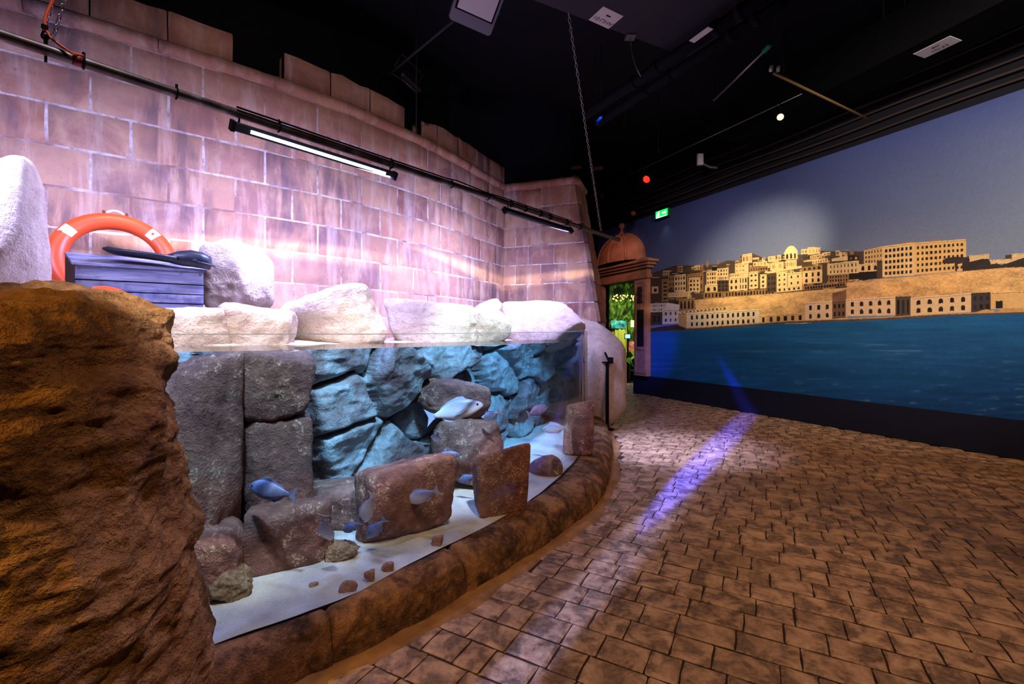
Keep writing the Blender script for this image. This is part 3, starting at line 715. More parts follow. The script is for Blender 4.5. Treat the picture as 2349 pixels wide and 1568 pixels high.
fa('B', 1050, 1320, 445, 400, 490, 475, 0, 0, LIT); fa('B', 1320, 1500, 400, 395, 480, 475, 2, 1, DRK, MID); fa('B', 985, 1495, 535, 475, 715, 690, 8, 2, LIT, ww=.32, wh=.5); fa('B', 1000, 1330, 715, 690, 845, 820, 7, 2, MID, wh=.6); fa('B', 1330, 1500, 690, 680, 790, 780, 0, 0, DRK)
fa('B', 150, 570, 920, 885, 1000, 960, 5, 1, LIT, DRK, ww=.4); fa('B', 0, 150, 700, 690, 1010, 990, 3, 3, SHD)
fa('B', 575, 1300, 900, 830, 960, 890, 15, 1, MID, DRK, arch=True, ww=.75, wh=.85)
fa('B', 1580, 1892, 312, 245, 540, 530, 6, 3, (210, 168, 112), ww=.42, wh=.5); fa('B', 1500, 1830, 540, 520, 665, 650, 3, 1, LIT, arch=True, ww=.45, wh=.7); fa('B', 1500, 1790, 665, 650, 800, 770, 0, 0, DRK); fa('B', 1790, 1905, 480, 480, 780, 760, 0, 0, SHD)
# C: the long arcaded block, trees, right-hand houses
fa('C', 35, 545, 245, 182, 752, 722, 7, 5, (232, 192, 132), ww=.58, wh=.56); fa('C', 545, 1402, 190, 128, 715, 640, 11, 5, (230, 182, 112), ww=.5, wh=.5)
fa('C', 300, 580, 185, 165, 205, 180, 0, 0, MID); fa('C', 820, 1000, 145, 125, 165, 150, 0, 0, MID)
fa('C', 1445, 1775, 400, 372, 500, 480, 0, 0, LIT); fa('C', 2040, 2145, 388, 380, 500, 490, 0, 0, SHD); fa('C', 2145, 2800, 372, 330, 500, 480, 0, 0, LIT); fa('C', 1780, 2145, 470, 450, 540, 520, 0, 0, LIT)
quad(T('C', [(1005, 520), (1020, 470), (1090, 430), (1270, 415), (1400, 425), (1450, 405), (1460, 500), (1660, 450), (1770, 450), (1810, 540), (1900, 520), (1970, 550), (2080, 520), (2200, 480), (2345, 430), (2800, 410), (2800, 640), (1340, 660), (1330, 520), (1260, 540), (1250, 650), (1220, 650), (1210, 520), (1100, 530)]), (58, 48, 44), .6)
# fortress wall
WALLC = (214, 168, 112)
quad([(1594, 687), (1658, 682), (1800, 671), (1920, 661), (1943, 659), (1943, 730), (1840, 742), (1600, 742)], WALLC, .75)
quad(T('B', [(1300, 835), (1850, 775), (2349, 750), (2349, 1080), (2100, 1075), (1290, 1120)]), (206, 158, 108), .75); quad(T('C', [(0, 790), (800, 705), (1500, 640), (2000, 595), (2345, 585), (2900, 560), (2900, 1000), (1480, 1040), (0, 1090)]), (220, 170, 108), .75)
quad(T('B', [(1060, 1010), (1290, 950), (1290, 1150), (1060, 1140)]), (128, 92, 70), .8)
# quay buildings
fa('A', 620, 885, 895, 870, 1080, 1070, 4, 1, MID, DRK, arch=True, ww=.5, wh=.75); fa('A', -260, 430, 985, 955, 1115, 1100, 24, 2, (206, 190, 188), SHD, ww=.5, wh=.5); quad(T('A', [(430, 950), (630, 985), (630, 1060), (430, 1060)]), (224, 206, 200)); fa('A', -260, 355, 1115, 1105, 1330, 1310, 8, 1, SHD, DRK)
fa('A', 355, 620, 1065, 1055, 1300, 1290, 3, 2, (216, 202, 196), SHD, ww=.35, wh=.45); fa('A', 620, 1430, 1095, 1010, 1130, 1070, 12, 1, LIT, SHD, wh=.6); fa('A', 610, 750, 1120, 1115, 1330, 1360, 0, 0, (190, 148, 104))
fa('A', 745, 1930, 1125, 1058, 1370, 1305, 13, 2, (226, 202, 168), DRK, arch=(1,), ww=.42, wh=.6); fa('A', 1935, 2349, 1165, 1150, 1310, 1290, 4, 1, LIT, DRK, ww=.4, wh=.7)
fa('B', -20, 620, 1370, 1335, 1510, 1470, 5, 1, (206, 162, 110), DRK, ww=.45, wh=.65); fa('B', 620, 1065, 1165, 1140, 1470, 1440, 3, 2, (224, 190, 152), DRK, arch=(1,), ww=.32, wh=.55); fa('B', 1065, 1285, 1140, 1130, 1430, 1410, 3, 2, (112, 84, 66), DRK)
fa('B', 1285, 2090, 1112, 1068, 1385, 1370, 5, 2, (222, 186, 148), DRK, arch=True, ww=.38, wh=.6); fa('B', 2090, 2349, 1066, 1060, 1390, 1380, 3, 1, (84, 70, 62), DRK, wh=.8)
fa('C', 490, 1482, 1085, 1012, 1375, 1318, 5, 2, (226, 188, 142), DRK, arch=True, ww=.38, wh=.6); fa('C', 1480, 1810, 1010, 995, 1320, 1310, 3, 2, (66, 58, 58), DRK); fa('C', 1805, 2900, 995, 950, 1270, 1240, 0, 0, (224, 176, 112)); quad(T('C', [(1885, 1140), (2000, 1135), (2000, 1255), (1885, 1260)]), DRK)
quad(T('C', [(1500, 1345), (1620, 1300), (1720, 1275), (1860, 1290), (1870, 1350)]), (206, 158, 104), .5); quad(T('C', [(1930, 1350), (1940, 1265), (2345, 1240), (2900, 1230), (2900, 1350)]), (206, 156, 100), .5)
sh = [(u, np.interp(u, UU[0], shore)) for u in range(1390, 2556, 8)]
quad([(u, v - 4.5) for u, v in sh] + [(u, v + .5) for u, v in sh[::-1]], (92, 76, 62), .5); quad([(u, v - 6) for u, v in sh] + [(u, v - 4) for u, v in sh[::-1]], (196, 160, 118), .4)
quad(T('A', [(70, 1390), (350, 1340), (600, 1310), (740, 1370), (700, 1395), (70, 1425)]), (64, 54, 48), .6)
# mesh carrying the print
us = np.concatenate([np.linspace(1372, 1480, 60, endpoint=False), np.arange(1480, 2352, 1.15), np.linspace(2352, 2540, 60)])
r = (us - CX) / FPX; aa = (r * S0[1] - S0[0]) / (WV[0] - r * WV[1])
zs = np.concatenate([np.linspace(ZM0, 1.38, 70, endpoint=False), np.arange(1.38, 3.0, .0056), np.linspace(3.0, ZM1, 40)])
A_, Z_ = np.meshgrid(aa, zs); X_ = S0[0] + WV[0] * A_; Y_ = S0[1] + WV[1] * A_
iu = np.clip(((CX + X_ / Y_ * FPX) - UO) * SCL, 0, RW - 1).astype(int); iv = np.clip(((HZ - (Z_ - CAMZ) / Y_ * FPX) - VO) * SCL, 0, RH - 1).astype(int)
Cc = IMG[iv, iu]; Cc = np.clip(Cc * (1 + .10 * fbm(np.stack([X_ * 60, Y_ * 60, Z_ * 60], -1), 2, 66))[..., None], 0, 1)
F = grid_faces(len(zs), len(us)); fc_a = A_.ravel()[F].max(1); fc_z = Z_.ravel()[F].min(1)
F = F[~((fc_a < .02) & (fc_z < 2.70))]
wr = MB(); L2 = aa[-1] + .3
wr.box(mural_pt(L2 / 2, 2.8, -.09), (L2 / 2, .08, 2.8), [[WV[0], WV[1], 0], [NV[0], NV[1], 0], [0, 0, 1]])
a0 = aa[0] - 2.2; wr.box(mural_pt(a0 / 2, 4.15, -.09), (-a0 / 2, .08, 1.45), [[WV[0], WV[1], 0], [NV[0], NV[1], 0], [0, 0, 1]])
wr.box(mural_pt((a0 - 1.2) / 2, 1.35, -.09), ((-1.2 - a0) / 2, .08, 1.35), [[WV[0], WV[1], 0], [NV[0], NV[1], 0], [0, 0, 1]])
wright = wr.build('wall_right', MAT_BLACK, label='long wall carrying a printed harbour town mural above a navy base', kind='structure')
Vm = np.stack([X_ + NV[0] * .004, Y_ + NV[1] * .004, Z_], -1).reshape(-1, 3)
mo = obj('mural_print', Vm, F, None, wright, label='printed mural of a golden stone harbour town above blue sea')
at = mo.data.color_attributes.new('print', 'BYTE_COLOR', 'POINT')
at.data.foreach_set('color', np.concatenate([Cc.reshape(-1, 3), np.ones((Cc.shape[0] * Cc.shape[1], 1))], 1).astype(np.float32).ravel())
k = M('mural_ink', .55, .25); va = k.new('ShaderNodeVertexColor'); va.layer_name = 'print'; k.color(va.outputs[0]); mo.data.materials.append(k.m)
mb = MB(); mb.box(mural_pt(L2 / 2, .22, .012), (L2 / 2, .014, .22), [[WV[0], WV[1], 0], [NV[0], NV[1], 0], [0, 0, 1]]); o = mb.build('baseboard_right', MAT_BASE, label='navy painted base board below the mural', kind='structure')

# ------------------------------------------------------------------ sentry box portal
AXW = [[WV[0], WV[1], 0], [NV[0], NV[1], 0], [0, 0, 1]]
sb = empty('sentry_box', mural_pt(-.4, 0), 'ochre domed sentry box portal at the end of the mural wall', 'portal')
def bx(mb, a0, a1, b0, b1, z0, z1): return mb.box(mural_pt((a0 + a1) / 2, (z0 + z1) / 2, (b0 + b1) / 2), ((a1 - a0) / 2, (b1 - b0) / 2, (z1 - z0) / 2), AXW)
mb = MB(); bx(mb, .14, .57, .0, .12, .44, 2.72); pil = mb.build('pillar', MAT_SENTRY, sb)
mb = MB()
for a0_, a1_ in ((.17, .22), (.49, .54)): bx(mb, a0_, a1_, .12, .135, .50, 2.66)
for z in (.50, 1.05, 1.98, 2.60): bx(mb, .22, .49, .12, .135, z, z + .06)
mb.build('panel_moulding', MAT_SENTRY, pil)
mb = MB(); bx(mb, .24, .47, .118, .124, 1.12, 1.97); mb.build('dark_panel', plain('dark_slot', srgb(30, 22, 24), .8), pil)
mb = MB()
for i in range(6): bx(mb, .27 + .02 * (i % 3), .44 - .02 * (i % 2), .12, .15 + .01 * (i % 2), 2.14 + i * .065, 2.19 + i * .065)
mb.build('carved_relief', plain('dark_relief', srgb(70, 48, 44), .8), pil)
mb = MB(); bx(mb, -1.42, -1.12, 0, .12, 0, 2.72); mb.build('pillar', MAT_SENTRY, sb)
for nm, a0_, a1_, b1_, z0_, z1_ in (('architrave', -1.5, .62, .16, 2.70, 2.80), ('frieze', -1.46, .58, .13, 2.80, 2.93), ('cornice_step', -1.55, .68, .20, 2.93, 2.99), ('cornice_step', -1.62, .76, .26, 2.99, 3.05), ('cornice_step', -1.68, .84, .32, 3.05, 3.10), ('cornice_step', -1.5, .62, .2, 3.10, 3.16)):
    mb = MB(); bx(mb, a0_, a1_, 0, b1_, z0_, z1_); mb.build(nm, MAT_SENTRY, sb)
dc = mural_pt(-.44, 3.16, .02)
def dome_pt(th, ph, k=1.0): return dc + np.array(AXW[0]) * .86 * k * math.cos(th) * math.cos(ph) + np.array(AXW[1]) * .42 * k * math.sin(th) * math.cos(ph) + np.array([0, 0, 1]) * .72 * k * math.sin(ph) ** .92
nth, nph = 40, 14; Vd = [dome_pt(math.pi * i / nth, math.pi / 2 * j / nph) for j in range(nph + 1) for i in range(nth + 1)]
obj('dome', Vd, grid_faces(nph + 1, nth + 1), MAT_SENTRY, sb, True)
for th in (.02, .28, .5, .72, .98):
    mb = MB(); mb.tube([dome_pt(math.pi * th, math.pi / 2 * j / 12, 1.01) for j in range(13)], .028, 6); mb.build('dome_rib', MAT_SENTRY, sb, True)
mb = MB(); mb.lathe([(.001, 0), (.10, .0), (.07, .05), (.035, .12), (.03, .17), (.07, .2), (.085, .25), (.06, .31), (.001, .32)], dc + np.array([0, 0, .70]), 14); mb.build('finial', MAT_SENTRY, sb, True)

# ------------------------------------------------------------------ jungle room seen through the doorway
def jungle_material():
    k = M('foliage_print', .7, .2); v = k.pos((1, 1, .45)); n = k.noise(v, 7, 6, .7, 1.2); n2 = k.noise(k.pos(), 2.2, 3)
    c = k.ramp(n, [(.34, srgb(10, 22, 8)), (.46, srgb(40, 84, 22)), (.56, srgb(120, 160, 40)), (.68, srgb(200, 206, 90))]); c = k.mix(k.step(n2, .52, .4), c, srgb(14, 24, 10)); k.color(c); return k.m
MAT_JUNGLE = jungle_material()
mb = MB(); mb.box((3.5, 14.6, 1.55), (2.2, .05, 1.55)); mb.build('wall_jungle', MAT_JUNGLE, label='leafy green printed wall seen through the sentry box doorway', kind='structure')
def leaf_clump(name, c, n, r, h, mat, seed, **k):
    rg = random.Random(seed); mb = MB()
    for i in range(n):
        a = rg.uniform(0, 6.28); l = h * rg.uniform(.5, 1); w = l * .14; d0 = np.array([math.cos(a), math.sin(a), 0]); s_ = np.array([-d0[1], d0[0], 0]); b = np.array(c) + d0 * rg.uniform(0, r * .4)
        pts = [b, b + d0 * r * .35 + np.array([0, 0, l * .7]), b + d0 * r * .8 + np.array([0, 0, l]), b + d0 * r * 1.2 + np.array([0, 0, l * .8])]; ww_ = [w * .3, w, w * .8, .002]
        V = [];
        for q, x in zip(pts, ww_): V += [q - s_ * x, q + np.array([0, 0, x * .3]), q + s_ * x]
        mb.add(V, [(i_ * 3 + j, i_ * 3 + j + 1, i_ * 3 + j + 4, i_ * 3 + j + 3) for i_ in range(3) for j in range(2)])
    return mb.build(name, mat, smooth=True, **k)
MAT_LEAF = plain('leaf_green', srgb(52, 104, 30), .5); MAT_LIME = plain('leaf_lime', srgb(150, 176, 48), .5)
leaf_clump('fern', (3.2, 13.6, 0), 40, .42, .75, MAT_LEAF, 1, label='dark green fern clump on the floor inside the doorway', cat='plant')
leaf_clump('fern', (3.95, 13.9, 0), 34, .42, .95, MAT_LIME, 2, label='lime green leafy plant at the right inside the doorway', cat='plant')
rg = np.random.RandomState(3); th = np.linspace(0, 2 * np.pi, 40, endpoint=False); V = []
for z in np.linspace(0, 1.75, 14):
    rr = .30 * (1 - .25 * z / 1.75) * (1 + .16 * np.sin(th * 11 + z) + .06 * np.sin(th * 23 - z * 3)); V.append(np.c_[3.35 + rr * np.cos(th), 14.2 + rr * np.sin(th), np.full(40, z)])
obj('tree_trunk', np.concatenate(V), grid_faces(14, 40, True), plain('mossy_trunk', srgb(176, 178, 60), .8), None, True, label='mossy yellow-green tree trunk behind the doorway', cat='tree trunk')
def card(name, bb, Y, mat, th=.02, parent=None, **k):
    a, b = P(bb[0], bb[3], Y), P(bb[2], bb[1], Y); mb = MB(); mb.box((a + b) / 2, ((b - a)[0] / 2, th, (b - a)[2] / 2)); return mb.build(name, mat, parent, **k)
k = M('teal_poster_ink', .5); k.color(k.ramp(k.noise(k.pos(), 9, 4), [(.35, srgb(10, 60, 70)), (.55, srgb(30, 150, 150)), (.7, srgb(120, 210, 200))]))
card('poster', (1402, 735, 1436, 753), 13.95, k.m, label='teal underwater picture panel in the green room', cat='poster')
k = M('pink_poster_ink', .5); k.color(k.ramp(k.noise(k.pos(), 9, 4), [(.35, srgb(150, 60, 50)), (.6, srgb(230, 130, 110)), (.7, srgb(240, 190, 170))]))
card('poster', (1440, 783, 1456, 805), 13.6, k.m, label='pink coral picture panel in the green room', cat='poster')
card('poster', (1447, 734, 1457, 750), 13.6, plain('pale_green_card', srgb(190, 220, 160), .5), label='pale green card at the right inside the doorway', cat='poster')
tb = empty('tablet_stand', P(1440, 800, 13.2) * np.array([1, 1, 0]), 'small lit tablet on a dark stand in the green room', 'tablet')
mb = MB(); mb.tube([P(1440, 876, 13.2) * np.array([1, 1, 0]) + np.array([0, 0, .0]), P(1440, 776, 13.2)], .03, 8); mb.build('post', MAT_DARKMETAL, tb)
card('frame', (1432.5, 765, 1447, 777), 13.19, MAT_BLACK, .02, tb); card('screen', (1434, 766.5, 1445.5, 775.5), 13.16, emit('tablet_glow', srgb(150, 190, 230), .9), .006, tb)
V, F = rock(88, 3, amp=.25, freq=3); c = P(1416, 793, 13.4); obj('coral_model', V * np.array([.12, .1, .13]) + c, F, plain('red_coral', srgb(214, 60, 40), .6), None, True, label='small red and white coral model in front of the trunk', cat='coral')
mb = MB(); rg = random.Random(8)
for i in range(26): q = P(1403 + 52 * rg.random(), 676 + 14 * rg.random(), 13.5 + rg.random() * .6); mb.lathe([(.001, -.02), (.018, -.01), (.018, .01), (.001, .02)], q, 6)
mb.build('string_lights', emit('warm_bulb', srgb(255, 214, 90), 6), label='cluster of warm yellow string lights above the green room', cat='lights', kind='stuff')
area('green_room_lamp', (3.3, 12.9, 2.2), (3.4, 14.5, .7), 26, (.95, 1.0, .7), .4, .2)
area('green_room_floor', (3.3, 12.6, 2.9), (3.2, 12.8, 0), 12, (.7, .85, 1.0), .4, .2)

# ------------------------------------------------------------------ tank: kerb, sand, glass, water
rk = empty('rock_kerb', [*KERB.at(KERB.L * .4), 0], 'low rounded brown rock kerb curving in front of the tank', 'kerb')
cuts = [0, KERB.L * .13] + [KERB.L * 0 + q for q in []]
def kerb_s(u, v):
    q = P(u, v, CAMZ * FPX / (v - HZ))[:2]; return KERB.d[np.argmin(((KERB.p - q) ** 2).sum(1))]
cuts = [0, kerb_s(764, 1530), kerb_s(1072, 1362), kerb_s(1265, 1241), kerb_s(1400, 1080), KERB.L]
for i in range(5):
    a, b = cuts[i], cuts[i + 1]; n = max(20, int((b - a) / .02)); m = 26; S = np.linspace(a + .002, b - .002, n)
    p = KERB.at(S); g = GLASS.at(np.interp(S / KERB.L, [0, .12, .2, .3, .42, .6, .8, 1], [GLASS.L * q for q in (.04, .14, .22, .30, .42, .60, .82, 1)]))
    # nearest point of the glass line for a true cross-section
    g = np.array([GLASS.p[np.argmin(((GLASS.p - q) ** 2).sum(1))] for q in p]); g = g + (p - g) * .04
    en = np.clip(np.minimum(S - a, b - S) / .025, 0, 1); pinch = .90 + .10 * np.sqrt(en)
    Vk = []
    for j in range(m):
        t = j / (m - 1); ang = math.pi * .5 * min(1, t / .8)
        prof_x = 1 - (1 - math.sin(math.pi / 2 * (1 - t))) if False else None
        fx = 1 - t if False else math.cos(math.pi / 2 * t) ** .75; fz = math.sin(math.pi / 2 * min(1, t * 1.0)) ** .72
        q = g + (p - g) * (fx * pinch)[:, None]; z = np.full(n, .215 * fz) * pinch
        if t > .95: z = z
        nz_ = fbm(np.stack([q[:, 0] * 5, q[:, 1] * 5, z * 6 + i * 3], -1), 5, 60 + i); rd = ridge(np.stack([q[:, 0] * 14, q[:, 1] * 14, z * 14], -1), 3, 70 + i)
        dsp = (.022 * nz_ + .007 * rd) * min(1, 5 * (1 - t)); nr = (p - g); nr = nr / np.linalg.norm(nr, axis=1)[:, None]
        Vk.append(np.c_[q + nr * (dsp * fx)[:, None], z + dsp * fz * .6])
    Vk.append(np.c_[g - nr * .04, np.full(n, .10)]); Vk.append(np.c_[g - nr * .04, np.zeros(n)])
    Vk = np.concatenate(Vk); F = grid_faces(m + 2, n); Fl = [tuple(f) for f in F] + [tuple(r_ * n for r_ in range(m + 2)), tuple(r_ * n + n - 1 for r_ in range(m + 2))[::-1]]
    obj('kerb_section', Vk, Fl, MAT_KERB, rk, True)

REAR = Path([(-2.75, 1.85), (-2.1, 2.38), (-1.72, 2.60), (-1.36, 2.84), (-.93, 3.38), (-.47, 4.0), (-.12, 4.66), (.22, 5.35), (.58, 6.1), (.95, 6.65)], 300)
sg = np.linspace(GLASS.L * .02, GLASS.L * .995, 110); gp = GLASS.at(sg); gt = GLASS.tan(sg); gn = np.stack([-gt[:, 1], gt[:, 0]], 1)
rp = REAR.at(np.linspace(0, REAR.L, 110))
nr_ = 40; Vs = []
for j in range(nr_):
    t = j / (nr_ - 1); q = (gp + gn * .016) * (1 - t) + (rp + (rp - gp) * .15) * t
    z = .205 + .03 * t + .022 * fbm(np.stack([q[:, 0] * 2.2, q[:, 1] * 2.2, np.zeros(110)], -1), 3, 12) + .010 * ridge(np.stack([q[:, 0] * 3.5 + q[:, 1] * 2, q[:, 1] * 3.5 - q[:, 0] * 2, np.zeros(110)], -1), 2, 15) * min(1, t * 6)
    Vs.append(np.c_[q, z])
obj('sand_bed', np.concatenate(Vs), grid_faces(nr_, 110), MAT_SAND, None, True, label='white sand covering the bottom of the tank', cat='sand', kind='stuff')
# glass pane: 30 mm acrylic following the curve; its rim stands a touch higher at the far end
zt = np.interp(sg, [0, GLASS.L * .25, GLASS.L * .7, GLASS.L], [1.397, 1.40, 1.432, 1.44]); ng = len(sg)
go = gp - gn * .015; gi = gp + gn * .012
strips = [(np.c_[go, np.full(ng, .16)], np.c_[go, zt]), (np.c_[go, zt], np.c_[gi, zt]), (np.c_[gi, zt], np.c_[gi, np.full(ng, .16)]), (np.c_[gi, np.full(ng, .16)], np.c_[go, np.full(ng, .16)])]
Vg = np.concatenate([np.concatenate(q) for q in strips]); Fg = np.concatenate([grid_faces(2, ng) + 2 * ng * i for i in range(4)])
gpane = obj('glass_pane', Vg, Fg, MAT_GLASS, None, True, label='tall curved clear acrylic pane along the front of the tank', cat='glass pane')
Ve = np.concatenate([np.c_[go, zt + .0015], np.c_[gi, zt + .0015], np.c_[gi, zt + .0045], np.c_[go, zt + .0045]])
obj('polished_rim', Ve, [tuple(f) for f in np.concatenate([grid_faces(4, ng), np.stack([np.arange(3 * ng, 4 * ng - 1), np.arange(3 * ng + 1, 4 * ng), np.arange(1, ng), np.arange(0, ng - 1)], 1)])], MAT_GLASSEDGE, gpane)
gw = gp + gn * .014; rw = rp + (rp - gp) * .12
Vw = np.concatenate([np.c_[gw, np.full(ng, .12)], np.c_[gw, np.full(ng, ZW)], np.c_[rw, np.full(ng, ZW)], np.c_[rw, np.full(ng, .12)]])
Fw = grid_faces(4, ng); Fb = np.stack([np.arange(3 * ng, 4 * ng - 1), np.arange(3 * ng + 1, 4 * ng), np.arange(1, ng), np.arange(0, ng - 1)], 1)
Fl = [tuple(f) for f in np.concatenate([Fw, Fb])] + [tuple(k_ * ng for k_ in range(4)), tuple(k_ * ng + ng - 1 for k_ in range(4))[::-1]]
wo = obj('tank_water', Vw, Fl, MAT_WSIDE, None, False, label='clear blue water filling the curved tank', cat='water', kind='stuff')
wo.data.materials.append(MAT_WTOP)
bm = bmesh.new(); bm.from_mesh(wo.data); bmesh.ops.recalc_face_normals(bm, faces=bm.faces); bm.to_mesh(wo.data); bm.free()
for p_ in wo.data.polygons:
    if p_.normal.z > .8: p_.material_index = 1

# ------------------------------------------------------------------ underwater rockwork
rw_ = empty('tank_rockwork', [*REAR.at(REAR.L * .45), 0], 'sculpted rock face lining the back of the tank under water', 'rockwork')
ns, nz = 420, 120; S = np.linspace(0, REAR.L, ns); Zs = np.linspace(.05, 1.33, nz); SS, ZZ = np.meshgrid(S, Zs, indexing='ij')
pr = REAR.at(SS); tr = REAR.tan(SS); nr2 = np.stack([tr[..., 1], -tr[..., 0]], -1)
def fracture(X, Yv, sx, sy, seed):
    """worley blocks: nearest cell depth with tilt, cracks between cells"""
    gx, gy = X / sx, Yv / sy; ix, iy = np.floor(gx).astype(int), np.floor(gy).astype(int); d1 = np.full(X.shape, 9.0); d2 = d1.copy(); dep = np.zeros(X.shape)
    for ox in (-1, 0, 1):
        for oy in (-1, 0, 1):
            cx_, cy_ = ix + ox, iy + oy; zz0 = np.zeros_like(cx_); jx = cx_ + .5 + .42 * h32(cx_, cy_, zz0, seed); jy = cy_ + .5 + .42 * h32(cx_, cy_, zz0 + 1, seed)
            dx, dy = gx - jx, gy - jy; d = np.sqrt(dx * dx + dy * dy); val = h32(cx_, cy_, zz0 + 2, seed) + .9 * dx * h32(cx_, cy_, zz0 + 3, seed) + .9 * dy * h32(cx_, cy_, zz0 + 4, seed)
            new = d < d1; d2 = np.where(new, d1, np.minimum(d2, d)); dep = np.where(new, val, dep); d1 = np.where(new, d, d1)
    return dep, d2 - d1
wx = .10 * fbm(np.stack([SS * 3, ZZ * 3, SS * 0], -1), 3, 51); wz = .10 * fbm(np.stack([SS * 3, ZZ * 3, SS * 0 + 5], -1), 3, 52)
dep, gap = fracture(SS + ZZ * .35 + wx, ZZ - SS * .22 + wz, .56, .42, 7)
dd = .13 * dep + .05 * fbm(np.stack([SS * 4, ZZ * 5, SS * 0], -1), 5, 3) + .02 * ridge(np.stack([SS * 7, ZZ * 11, SS * 0], -1), 3, 9) - .10 * np.exp(-(gap / .10) ** 2) - .02
V = np.concatenate([pr + nr2 * dd[..., None], ZZ[..., None]], -1).reshape(-1, 3); obj('rock_face', V, grid_faces(ns, nz), MAT_TANK_MIX, rw_, True)
def tank_rock(bb, dY, depth, mat, seed, name='rock_slab', parent=rw_, **k):
    uc = min(1340, (bb[0] + bb[2]) / 2); return boulder(name, bb, glassY(uc) + dY, depth, mat, parent, seed, **k)
SL = dict(box=.30, p=20, amp=.12, fine=.05, freq=1.6)
tank_rock((352, 800, 562, 1280), .62, .5, MAT_TANK_BROWN, 3, sub=5, **SL); tank_rock((545, 799, 722, 968), .80, .5, MAT_TANK_BROWN, 4, sub=5, **SL)
tank_rock((545, 945, 718, 1185), .78, .5, MAT_TANK_BROWN, 5, sub=5, **SL); tank_rock((400, 1195, 570, 1400), .42, .3, MAT_TANK_BROWN, 6, sub=5, **SL)
tank_rock((560, 1140, 770, 1300), .55, .35, MAT_TANK_BROWN, 7, sub=5, **SL); tank_rock((690, 1110, 840, 1200), .85, .35, MAT_TANK_BROWN, 8, sub=4, **SL)
RD = dict(box=.12, p=12, amp=.12, fine=.045, freq=1.7, planes=14)


tank_rock((955, 865, 1125, 960), 1.1, .4, MAT_TANK_BROWN, 15, sub=5, **RD); 
tank_rock((985, 955, 1155, 1110), .95, .45, MAT_TANK_BROWN, 17, sub=5, **RD); 


def loose(name, bb, dY, depth, mat, seed, label, cat, group=None, **k):
    uc = min(1330, (bb[0] + bb[2]) / 2); Y = max((CAMZ - .222) * FPX / (bb[3] - HZ) + depth * .25, glassY(uc) + depth / 2 + .05)
    sh_ = HZ + (CAMZ - .203) * FPX / (Y - depth * .25) - bb[3]; bb = (bb[0], bb[1] + sh_, bb[2], bb[3] + sh_)
    return boulder(name, bb, Y, depth, mat, None, seed, label=label, cat=cat, group=group, **k)
loose('square_stone', (820, 1040, 1040, 1226), .42, .32, MAT_TANK_BROWN, 31, 'large squared brown stone on the sand, widest of the loose blocks', 'stone', sub=5, rot=.5, **SL)
loose('standing_slab', (1080, 1033, 1222, 1194), .12, .12, MAT_TANK_BROWN, 32, 'upright brown slab leaning on the sand close to the glass', 'stone', sub=5, rot=.5, tilt=-.04, box=.5, p=18, amp=.035, fine=.02, freq=1.8)
loose('standing_slab', (1290, 930, 1362, 1062), .42, .10, MAT_TANK_BROWN, 33, 'upright slab against the far right end of the glass', 'stone', sub=5, box=.5, p=18, amp=.03, freq=1.8)
# broken clay pot lying on the sand
pt = P(1250, 1080, glassY(1250) + .45); pax = np.array([[.25, -.97, 0], [-.25, .2, .95], [.74, -.58, .34]]); pax = pax / np.linalg.norm(pax, axis=1)[:, None]
mb = MB(); prof = [(.02, -.16), (.07, -.15), (.10, -.07), (.115, .02), (.11, .09), (.085, .13), (.065, .13), (.07, .09), (.08, .02), (.06, -.07), (.001, -.1)]
mb.lathe(prof, pt + np.array([0, 0, .015]), 28, [pax[1], np.cross(pax[2], pax[1]), pax[2]])
mb.build('clay_pot', MAT_TANK_BROWN, None, True, label='broken brown clay pot lying open-mouthed on the sand', cat='pot')
loose('rubble_stone', (478, 1292, 582, 1368), .22, .14, MAT_CORAL, 41, 'pointed pitted tan rubble stone on the sand beside the brown boulder', 'stone', sub=5, planes=7, p=8, amp=.2, fine=.13, freq=3.0)
loose('rubble_stone', (738, 1236, 828, 1280), .30, .12, MAT_CORAL, 42, 'long lumpy tan rubble stone on the sand below the fish', 'stone', sub=5, planes=7, p=7, amp=.24, fine=.14, freq=3.0)
for bb, sd, lb in (((990, 1248, 1018, 1279), 51, 'brown oyster shell on the sand right of the rubble stones'), ((776, 1334, 821, 1363), 52, 'reddish shell with a pointed end near the kerb, largest of the row'), ((834, 1324, 860, 1351), 53, 'pale upright pointed shell between two shells by the glass'), ((874, 1314, 904, 1336), 54, 'pale cup shaped shell by the glass, right end of the row'), ((708, 1325, 731, 1338), 55, 'tiny pale shell chip alone on the sand')):
    loose('sea_shell', bb, .06, .03, MAT_SHELL, sd, lb, 'shell', 'shells on the sand', sub=3, planes=5, p=6, amp=.14, freq=1.6)

# ------------------------------------------------------------------ boulders and ledge above the water
nled = 120; sl = np.linspace(0, 1, nled); lr = REAR.at(sl * REAR.L); lw = WALL.at(np.interp(sl, [0, 1], [.6, WALL.L - .05])); Vl = []
for j in range(24):
    t = j / 23; q = lr * (1 - t) + lw * t; hgt = 1.30 + np.clip(1 - sl * 2.4, 0, 1) * .24 * np.clip(t * 2.2, 0, 1) + .05 * np.clip(t * 2, 0, 1)
    Vl.append(np.c_[q, hgt + .03 * fbm(np.c_[q * 4, np.zeros(nled)], 3, 33)])
obj('rock_ledge', np.concatenate(Vl), grid_faces(24, nled), MAT_PALE, None, True, label='pale rocky ledge behind the boulders at the foot of the wall', cat='ledge', kind='structure')
BO = dict(planes=16, p=13, amp=.11, fine=.04, freq=1.5)
def bld(bb, Y, depth, seed, label, sub=5, group='pale boulders behind the tank', mat=MAT_PALE, **k):
    o = {**BO, **k}; return boulder('boulder', bb, Y, depth, mat, None, seed, sub=sub, label=label, cat='boulder', group=group, **o)
bld((-190, 348, 131, 800), 2.45, .6, 101, 'tall pale boulder left of the life ring, cut by the picture edge')
